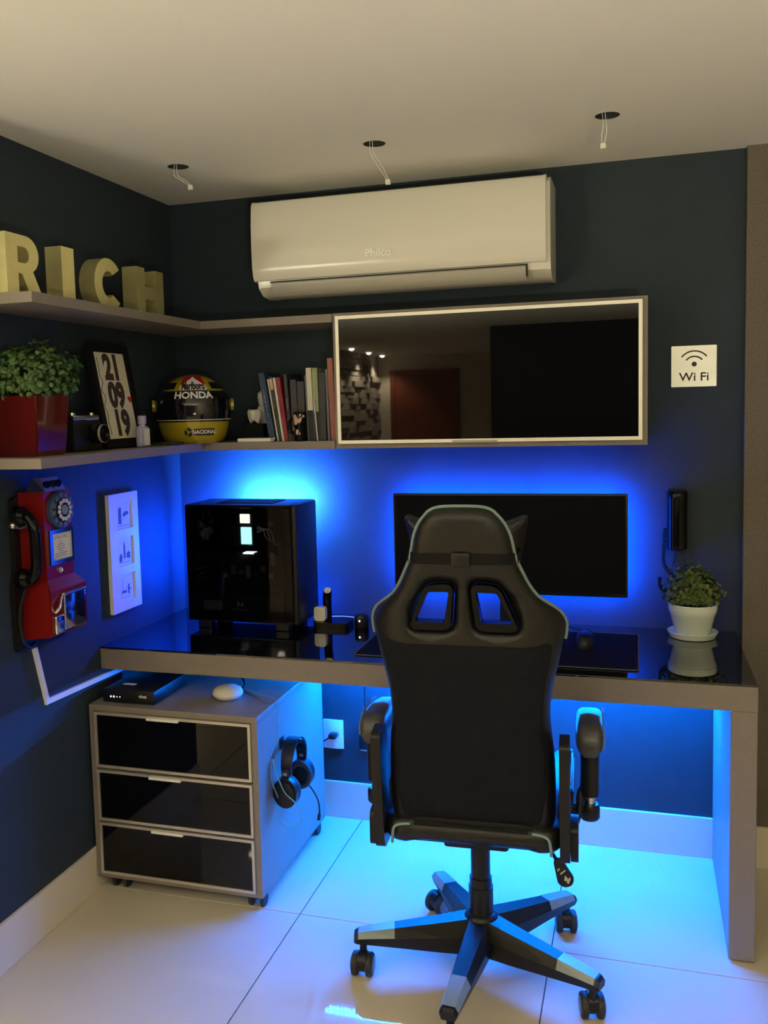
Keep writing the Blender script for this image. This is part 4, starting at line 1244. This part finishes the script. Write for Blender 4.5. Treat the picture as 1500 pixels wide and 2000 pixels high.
build('head_cushion', bandmesh([(y_ * .93 + hyc * .07, z_ - .008) for y_, z_ in arcp[5:20]], hx_, .018, -.009), 'fabric', t, 50)
for i, (y_, dy_) in enumerate(((hyc - rr_ - .004, -1), (hyc + rr_ - .006, 1))):
    zc = .345 if i == 0 else .352
    cup = B()
    prof = circle2(0, 0, .040, .048, 28)
    build('ear_cup', B().prism([(hx_ + u, zc + v) for u, v in prof], (), lambda u, v, d: (u, y_ + d, v), -.012, .012).prism([(hx_ + u * .82, zc + v * .82) for u, v in prof], (), lambda u, v, d: (u, y_ + d * dy_, v), .012, .018), 'black', t, 30)
    build('ear_pad', B().tube([(hx_ + u * .80, y_ - dy_ * .020, zc + v * .80) for u, v in prof], .0105, 10, closed=True), 'rubber', t, 60)
    build('yoke', B().box((hx_ - .012, y_ - .005, zc + .035), (hx_ + .012, y_ + .005, zc + .075), .003), 'black', t, 40)
    build('size_mark', B().box((hx_ - .007, y_ - .0062, zc + .055), (hx_ + .007, y_ - .0050, zc + .064)), 'greycap', t)
build('boom_microphone', B().tube(catmull([(hx_ + .02, hyc + rr_ - .010, .315), (hx_ + .03, hyc + rr_ + .010, .285), (hx_ + .035, hyc + rr_ + .040, .240), (hx_ + .035, hyc + rr_ + .052, .200), (hx_ + .035, hyc + rr_ + .040, .170)], 5), [.0028] * 16 + [.0032, .0055, .0058, .0056, .0050], 8), 'black', t, 50)
build('cable', B().tube(catmull([(hx_ - .02, hyc - rr_ - .02, .33), (hx_ - .034, hyc - rr_ - .038, .40), (hx_ - .03, hyc - rr_ - .036, .46), (hx_ - .018, hyc - rr_ - .030, .41), (hx_ + .005, hyc - rr_ - .028, .355), (hx_ + .035, hyc - rr_ - .024, .325), (hx_ + .046, hyc - rr_ + .0, .28), (hx_ + .040, hyc - rr_ + .02, .245), (hx_ + .01, hyc - rr_ - .01, .235), (hx_ - .02, hyc - rr_ - .03, .27)], 7), .0022, 6), 'teal', t, 50)
tag(build('hanging_cable', B().tube(catmull([(.448, -.45, RZ1 + .003), (.52, -.50, RZ1 + .003), (RX1 + .003, -.545, RZ1 + .002), (RX1 + .006, -.560, RZ1 - .06), (RX1 + .007, -.565, RZ1 - .16)], 6), .0016, 6), 'teal', None, 50), 'thin teal cable trailing over the cabinet edge', 'cable')

# ================================================================== GAMING CHAIR
CH = thing('gaming_chair', 'black racing-style swivel chair with pale piping', 'chair', (1.290, -.825, 0), math.radians(3.0))
def cb(name, b, m, parent=CH, smooth=None):
    return build(name, b, m, parent, smooth, world=False)
# five-spoke base
cb('hub', B().lathe([(.001, .075), (.044, .078), (.048, .085), (.046, .165), (.040, .174), (.034, .178)], n=28, caps=False), 'black', CH, 40)
for k in range(5):
    a = math.radians(50 - 3 + 72 * k)
    ca_, sa_ = math.cos(a), math.sin(a)
    def leg(u, v, z_):
        return (u * ca_ - v * sa_, u * sa_ + v * ca_, z_)
    vs, fs = [], []
    st = [(.030, .040, .070, .168), (.10, .036, .073, .156), (.22, .029, .082, .138), (.30, .025, .088, .126), (.338, .023, .090, .119), (.346, .020, .092, .113)]
    for (u, hw, z0_, z1_) in st:
        vs += [leg(u, -hw * .78, z0_), leg(u, hw * .78, z0_), leg(u, hw, z0_ + (z1_ - z0_) * .55), leg(u, hw * .62, z1_), leg(u, -hw * .62, z1_), leg(u, -hw, z0_ + (z1_ - z0_) * .55)]
    for i in range(len(st) - 1):
        for q in range(6):
            fs.append((i * 6 + q, i * 6 + (q + 1) % 6, (i + 1) * 6 + (q + 1) % 6, (i + 1) * 6 + q))
    fs += [tuple(range(6)), tuple((len(st) - 1) * 6 + q for q in range(6))]
    lg_ = cb('base_leg', B().add(vs, fs), 'black', CH)
    vs, fs = [], []
    for (u, hw, z0_, z1_) in ((.235, .0288, .083, .1368), (.30, .0258, .088, .1275), (.334, .0238, .090, .1215)):
        zm = z0_ + (z1_ - z0_) * .56
        vs += [leg(u, hw, zm), leg(u, hw * .64, z1_), leg(u, -hw * .64, z1_), leg(u, -hw, zm)]
    for i in range(2):
        for q in range(3):
            fs.append((i * 4 + q, i * 4 + q + 1, (i + 1) * 4 + q + 1, (i + 1) * 4 + q))
    cb('leg_cap', B().add(vs, fs), 'greycap', lg_)
    # caster below the tip, trailing at its own angle
    sw = a + [0.9, 2.0, 1.4, .6, 2.2][k]
    cxy = Vector((.322 * ca_, .322 * sa_, 0))
    off = Vector((math.cos(sw), math.sin(sw), 0)) * .012
    ax = Vector((-math.sin(sw), math.cos(sw), 0))
    c0 = cxy + off
    rm = Matrix(((ax.x, -ax.y, 0, 0), (ax.y, ax.x, 0, 0), (0, 0, 1, 0), (0, 0, 0, 1)))
    cs_ = cb('caster', B().tube([cxy + Vector((0, 0, .05)), cxy + Vector((0, 0, .092))], .010, 10).tube([c0 - ax * .012 + Vector((0, 0, .040)), c0 + ax * .012 + Vector((0, 0, .040))], .027, 18), 'black', CH, 40)
    for s_ in (-1, 1):
        w0 = c0 + ax * s_ * .020 + Vector((0, 0, .0318))
        cb('wheel', B().lathe([(.026, -.009), (.0305, -.007), (.0318, -.002), (.0318, .004), (.0295, .008), (.026, .0095)], w0, 26, 'x', mtx=rm), 'rubber', cs_, 40)
        cb('wheel_disc', B().lathe([(.0215, 0), (.019, .002)], w0 + ax * s_ * .0098, 22, 'x', mtx=rm if s_ > 0 else rm @ Matrix.Rotation(PI, 4, 'Z')), 'wheel', cs_, 40)
cb('gas_lift', B().lathe([(.033, .160), (.033, .250), (.030, .252), (.030, .275), (.026, .277), (.026, .41)], n=28), 'black', CH, 40)
cb('tilt_mechanism', B().box((-.085, -.10, .395), (.085, .13, .434), .01).box((-.17, -.02, .415), (.17, .02, .437)), 'black', CH, 40)

# seat cushion with raised sides
def seat_top(x_, y_):
    e = max(0, (abs(x_) - .14) / .10)
    fr = max(0, min(1, (y_ + .10) / .12)) 
    return .512 + .050 * min(1, e) ** 1.5 * fr - .012 * math.cos(x_ * 8) * fr
sl = round_poly([(-.215, -.205), (.215, -.205), (.245, -.05), (.245, .25), (.215, .30), (-.215, .30), (-.245, .25), (-.245, -.05)], .05)
def cushion(loop, grid, top, bot, R_, holes=()):
    """closed padded slab from a plan outline; top/bot are height functions; rims rounded by R_"""
    L = [Vector((p[0], p[1])) for p in loop]
    allv, edges = [], []
    loops = [L] + [[Vector((p[0], p[1])) for p in h_] for h_ in holes]
    for l in loops:
        o = len(allv)
        allv += l
        edges += [(o + i, o + (i + 1) % len(l)) for i in range(len(l))]
    nb = len(allv)
    A = np.array([(p.x, p.y) for p in allv])
    segs = np.array([[(*allv[i],) + (*allv[j],)] for i, j in edges]).reshape(-1, 4)
    def dist(x_, y_):
        ax_, ay_, bx_, by_ = segs.T
        vx, vy = bx_ - ax_, by_ - ay_
        t_ = np.clip(((x_ - ax_) * vx + (y_ - ay_) * vy) / (vx * vx + vy * vy + 1e-12), 0, 1)
        return float(np.sqrt(((ax_ + t_ * vx - x_) ** 2 + (ay_ + t_ * vy - y_) ** 2).min()))
    lo = A.min(0); hi = A.max(0)
    x_ = lo[0] + grid / 2
    pl = [[(p.x, p.y) for p in l] for l in loops]
    def ok(p):
        return inside(p, pl[0]) and not any(inside(p, q_) for q_ in pl[1:])
    # offset rows close to the rim so the rounding reads
    for dd_ in (R_ * .12, R_ * .35, R_ * .7):
        for l in loops:
            m = len(l)
            for i in range(m):
                tg = (l[(i + 1) % m] - l[i - 1])
                if tg.length < 1e-9:
                    continue
                n = Vector((-tg.y, tg.x)).normalized()
                for sg in (1, -1):
                    q_ = l[i] + n * dd_ * sg
                    if ok((q_.x, q_.y)) and dist(q_.x, q_.y) > dd_ * .85:
                        allv.append(q_)
    while x_ < hi[0]:
        y_ = lo[1] + grid / 2
        while y_ < hi[1]:
            if ok((x_, y_)) and dist(x_, y_) > R_ * .9:
                allv.append(Vector((x_, y_)))
            y_ += grid
        x_ += grid
    res = delaunay_2d_cdt(allv, edges, [], 0, 1e-7)
    V, F_ = res[0], res[2]
    F_ = [f_ for f_ in F_ if ok(((V[f_[0]].x + V[f_[1]].x + V[f_[2]].x) / 3, (V[f_[0]].y + V[f_[1]].y + V[f_[2]].y) / 3))]
    n = len(V)
    vt, vb = [], []
    for p in V:
        d = dist(p.x, p.y)
        k = 1 - min(1, d / R_)
        e = R_ * (1 - math.sqrt(max(0, 1 - k * k)))
        vt.append((p.x, p.y, top(p.x, p.y) - e))
        vb.append((p.x, p.y, bot(p.x, p.y) + e))
    cnt = {}
    for f_ in F_:
        for i in range(3):
            a, b_ = f_[i], f_[(i + 1) % 3]
            cnt[(a, b_)] = 1
    rim = [(a, b_) for (a, b_) in cnt if (b_, a) not in cnt]
    return vt, vb, [tuple(f_) for f_ in F_], rim
vt, vb, F_, rim = cushion(sl, .022, seat_top, lambda x_, y_: .445, .028)
n = len(vt)
cb('seat', B().add(vt + vb, F_ + [tuple(i + n for i in f_[::-1]) for f_ in F_] + [(a, b_, b_ + n, a + n) for a, b_ in rim]), 'leather', CH, 60)
for s_ in (-1, 1):
    cb('seat_piping', B().tube(catmull([(s_ * .150, -.207, .503), (s_ * .175, -.2085, .501), (s_ * .190, -.209, .492), (s_ * .1945, -.209, .470), (s_ * .196, -.207, .452)][::-1 if False else 1], 5), .0038, 8), 'piping', CH, 50)
    cb('bolster_piping', B().tube(catmull([(s_ * .236, -.02, .530), (s_ * .240, .05, .548), (s_ * .240, .15, .552), (s_ * .236, .24, .545), (s_ * .218, .285, .515)], 5), .0035, 8), 'piping', CH, 50)
cb('rear_seam', B().tube([(x_, -.2055, .505 + .002 * math.cos(x_ * 9)) for x_ in [-.14 + .28 * k / 12 for k in range(13)]], .0035, 6), 'black2', CH, 40)

# backrest: outline in (x, z), rear face leaning back
half = [(0, 1.308), (.05, 1.306), (.076, 1.295), (.098, 1.270), (.111, 1.240), (.117, 1.212), (.122, 1.188), (.136, 1.155), (.152, 1.122), (.172, 1.094), (.200, 1.072), (.220, 1.053), (.231, 1.030), (.232, 1.008), (.226, .972), (.216, .925), (.204, .880), (.197, .835), (.195, .79), (.198, .745), (.204, .68), (.206, .58), (.202, .510), (.190, .468), (0, .462)]
right = [(p.x, p.y) for p in catmull([(-.05, 1.306)] + half, 3)][3:]
outl = right[:-1] + [(-x_, z_) for x_, z_ in reversed(right)][:-1]
outl = outl[::-1]
inn = [(.031, 1.109), (.080, 1.108), (.115, 1.035), (.044, 1.034)]
outr = [(.019, 1.129), (.086, 1.124), (.131, 1.014), (.030, 1.014)]
def mir(l):
    return [(-x_, z_) for x_, z_ in reversed(l)]
hi_ = round_poly(inn, .006, 3)
ho_ = round_poly(outr, .022, 5)
back_y = lambda z_: -.178 - .16 * (z_ - .45)
wing = lambda x_, z_: 4.0 * max(0, abs(x_) - .125) ** 2 * (1 if z_ > .8 else max(.25, (z_ - .5) / .3))
TK = .070
vt, vb, F_, rim = cushion(outl, .02, lambda x_, z_: TK + wing(x_, z_) * 1.3, lambda x_, z_: wing(x_, z_), .034, [ho_, mir(ho_)])
n = len(vt)
tr = lambda p: (p[0], back_y(p[1]) + p[2], p[1])
cb('backrest', B().add([tr(p) for p in vt + vb], F_ + [tuple(i + n for i in f_[::-1]) for f_ in F_] + [(a, b_, b_ + n, a + n) for a, b_ in rim]), 'leather', CH, 60)
for l1, l2 in ((ho_, hi_), (mir(ho_), mir(hi_))):
    cb('vent_bezel', B().prism(l1, [l2], lambda u, v, d: (u, back_y(v) + d, v), -.004, .028), 'gblack', CH, 30)
# fabric centre panel of the back
fl_ = round_poly([(-.170, .512), (.170, .512), (.184, .60), (.184, .70), (.178, .80), (.184, .88), (.198, .94), (.205, .985), (-.205, .985), (-.198, .94), (-.184, .88), (-.178, .80), (-.184, .70), (-.184, .60)], .03)
pv = [(x_, back_y(z_) + wing(x_, z_) - .0022, z_) for x_, z_ in fl_]
vt, vb, F_, rim = cushion(fl_, .025, lambda x_, z_: 0, lambda x_, z_: wing(x_, z_) - .003, .004)
cb('back_panel', B().add([tr(p) for p in vb], F_), 'fabric', CH, 60)
# pale piping round the rim from shoulder to shoulder
rimp = [(x_, z_) for x_, z_ in right if z_ > .985]
rp_ = [(-x_, z_) for x_, z_ in reversed(rimp)][:-1] + rimp
cb('piping', B().tube([(x_ * 1.012, back_y(z_) + wing(x_, z_) + .028, z_ + (.002 if z_ > 1.29 else 0)) for x_, z_ in rp_], .0042, 8), 'piping', CH, 60)
# head pillow strapped on
st_ = B()
zs0, zs1 = 1.176, 1.201
lp = []
for k in range(17):
    x_ = -.126 + .252 * k / 16
    lp.append((x_, back_y(1.19) + .034 * (1 - math.sqrt(max(0, 1 - (abs(x_) / .126) ** 8))) - .0035))
vs = [(x_, y_, zs0) for x_, y_ in lp] + [(x_, y_, zs1) for x_, y_ in lp]
fs = [(i, i + 1, 18 + i, 17 + i) for i in range(16)]
for s_ in (-1, 1):
    x_ = s_ * .1275
    st_.box((min(x_, x_ + s_ * .002), back_y(1.19) + .025, zs0), (max(x_, x_ + s_ * .002), back_y(1.19) + .10, zs1))
st_.add(vs, fs)
sp = cb('pillow_strap', st_, 'black2', CH, 60)
cb('buckle', B().box((-.022, back_y(1.19) - .010, 1.172), (.022, back_y(1.19) - .002, 1.204), .004, 2), 'black', sp, 40)
pl_ = round_poly([(-.125, 1.15), (.125, 1.15), (.150, 1.285), (.06, 1.25), (-.06, 1.25), (-.150, 1.285)], .02)
vt, vb, F_, rim = cushion(pl_, .025, lambda x_, z_: .075, lambda x_, z_: 0, .03)
n = len(vt)
cb('head_pillow', B().add([(p[0], back_y(p[1]) + TK + .002 + p[2], p[1]) for p in vt + vb], F_ + [tuple(i + n for i in f_[::-1]) for f_ in F_] + [(a, b_, b_ + n, a + n) for a, b_ in rim]), 'leather', CH, 60)
# brackets, hinges, arms
for s_ in (-1, 1):
    xo = s_ * .216
    bl = [(-.235, .735), (-.170, .748), (-.145, .70), (-.14, .56), (-.10, .47), (-.10, .43), (-.20, .43), (-.215, .50), (-.225, .60)]
    br = round_poly(bl, .015)
    cb('side_bracket', B().prism(br, (), lambda u, v, d: (xo + s_ * d, u, v), 0.0, .024), 'black', CH, 40)
    cb('hinge_cover', B().prism(round_poly([(-.185, .425), (-.08, .425), (-.075, .50), (-.12, .525), (-.185, .515)], .02), (), lambda u, v, d: (xo + s_ * d, u, v), .025, .043), 'black', CH, 40)
    xa_ = s_ * .286
    ya_ = .02
    cb('arm_bar', B().tube([(s_ * .20, ya_, .466), (xa_, ya_, .466)], .010, 10).tube([(s_ * .20, ya_, .482), (xa_, ya_, .482)], .007, 10), 'black', CH, 40)
    cb('arm_foot', B().lathe([(.022, .452), (.026, .457), (.026, .485), (.022, .493)], (xa_, ya_, 0), 22), 'black', CH, 40)
    cb('arm_tube', B().lathe([(.0145, .49), (.0145, .525)], (xa_, ya_, 0), 20), 'chrome', CH, 40)
    cb('arm_sleeve', B().lathe([(.024, .517), (.0245, .523), (.0255, .640), (.022, .66)], (xa_, ya_, 0), 22), 'black', CH, 40)
    # pad: rounded box arcing forward
    vs, fs = [], []
    prof = [(-.055, .650, .020, .012), (-.048, .676, .032, .036), (-.02, .682, .036, .044), (.06, .682, .037, .040), (.13, .678, .036, .034), (.18, .672, .033, .030), (.20, .664, .020, .014)]
    m = 16
    for (y_, zc, hw, hh) in prof:
        for k in range(m):
            a = 2 * PI * k / m
            cc_, ss_ = math.cos(a), math.sin(a)
            vs.append((xa_ + hw * math.copysign(abs(cc_) ** .6, cc_), ya_ + y_, zc + .8 * hh * math.copysign(abs(ss_) ** .6, ss_) - .004))
    for i in range(len(prof) - 1):
        for k in range(m):
            fs.append((i * m + k, i * m + (k + 1) % m, (i + 1) * m + (k + 1) % m, (i + 1) * m + k))
    fs += [tuple(range(m)), tuple((len(prof) - 1) * m + k for k in range(m))]
    ap = cb('armrest', B().add(vs, fs), 'padm', CH, 60)
    cb('armrest_piping', B().tube(catmull([(xa_ + s_ * .033, ya_ - .045, .655), (xa_ + s_ * .037, ya_ - .03, .68), (xa_ + s_ * .034, ya_ + .02, .710), (xa_ + s_ * .035, ya_ + .15, .70)], 5), .0022, 6), 'piping', ap, 50)
cb('recline_lever', B().tube(catmull([(.245, -.06, .45), (.258, -.03, .475), (.262, .01, .51), (.266, .03, .535)], 5), [.006] * 6 + [.007, .009, .010, .011, .011, .011, .011, .011, .010, .007], 10), 'black', CH, 50)
hd = cb('height_lever', B().tube([(.12, .0, .415), (.185, -.07, .405), (.205, -.105, .392)], .005, 8), 'black', CH, 40)
kv = round_poly([(-.010, 0), (.010, 0), (.022, -.060), (.010, -.075), (-.010, -.075), (-.022, -.060)], .010)
cb('lever_paddle', B().prism(kv, (), lambda u, v, d: (.205 + u * .92 - v * .38, -.108 - d, .398 + v * .92 + u * .38), -.004, .005), 'black', hd, 40)
mk = B()
for l in ([(-.010, -.030), (-.002, -.026), (-.002, -.022), (-.010, -.025)], [(-.006, -.040), (.010, -.034), (.010, -.030), (-.006, -.036)], [(-.004, -.056), (.004, -.044), (.008, -.058), (.004, -.062)], [(.0, -.064), (.012, -.052), (.014, -.056), (.004, -.068)]):
    mk.add([(.205 + u * .92 - v * .38, -.1136, .398 + v * .92 + u * .38) for u, v in l], [tuple(range(len(l)))])
cb('paddle_mark', mk, 'vent', hd)
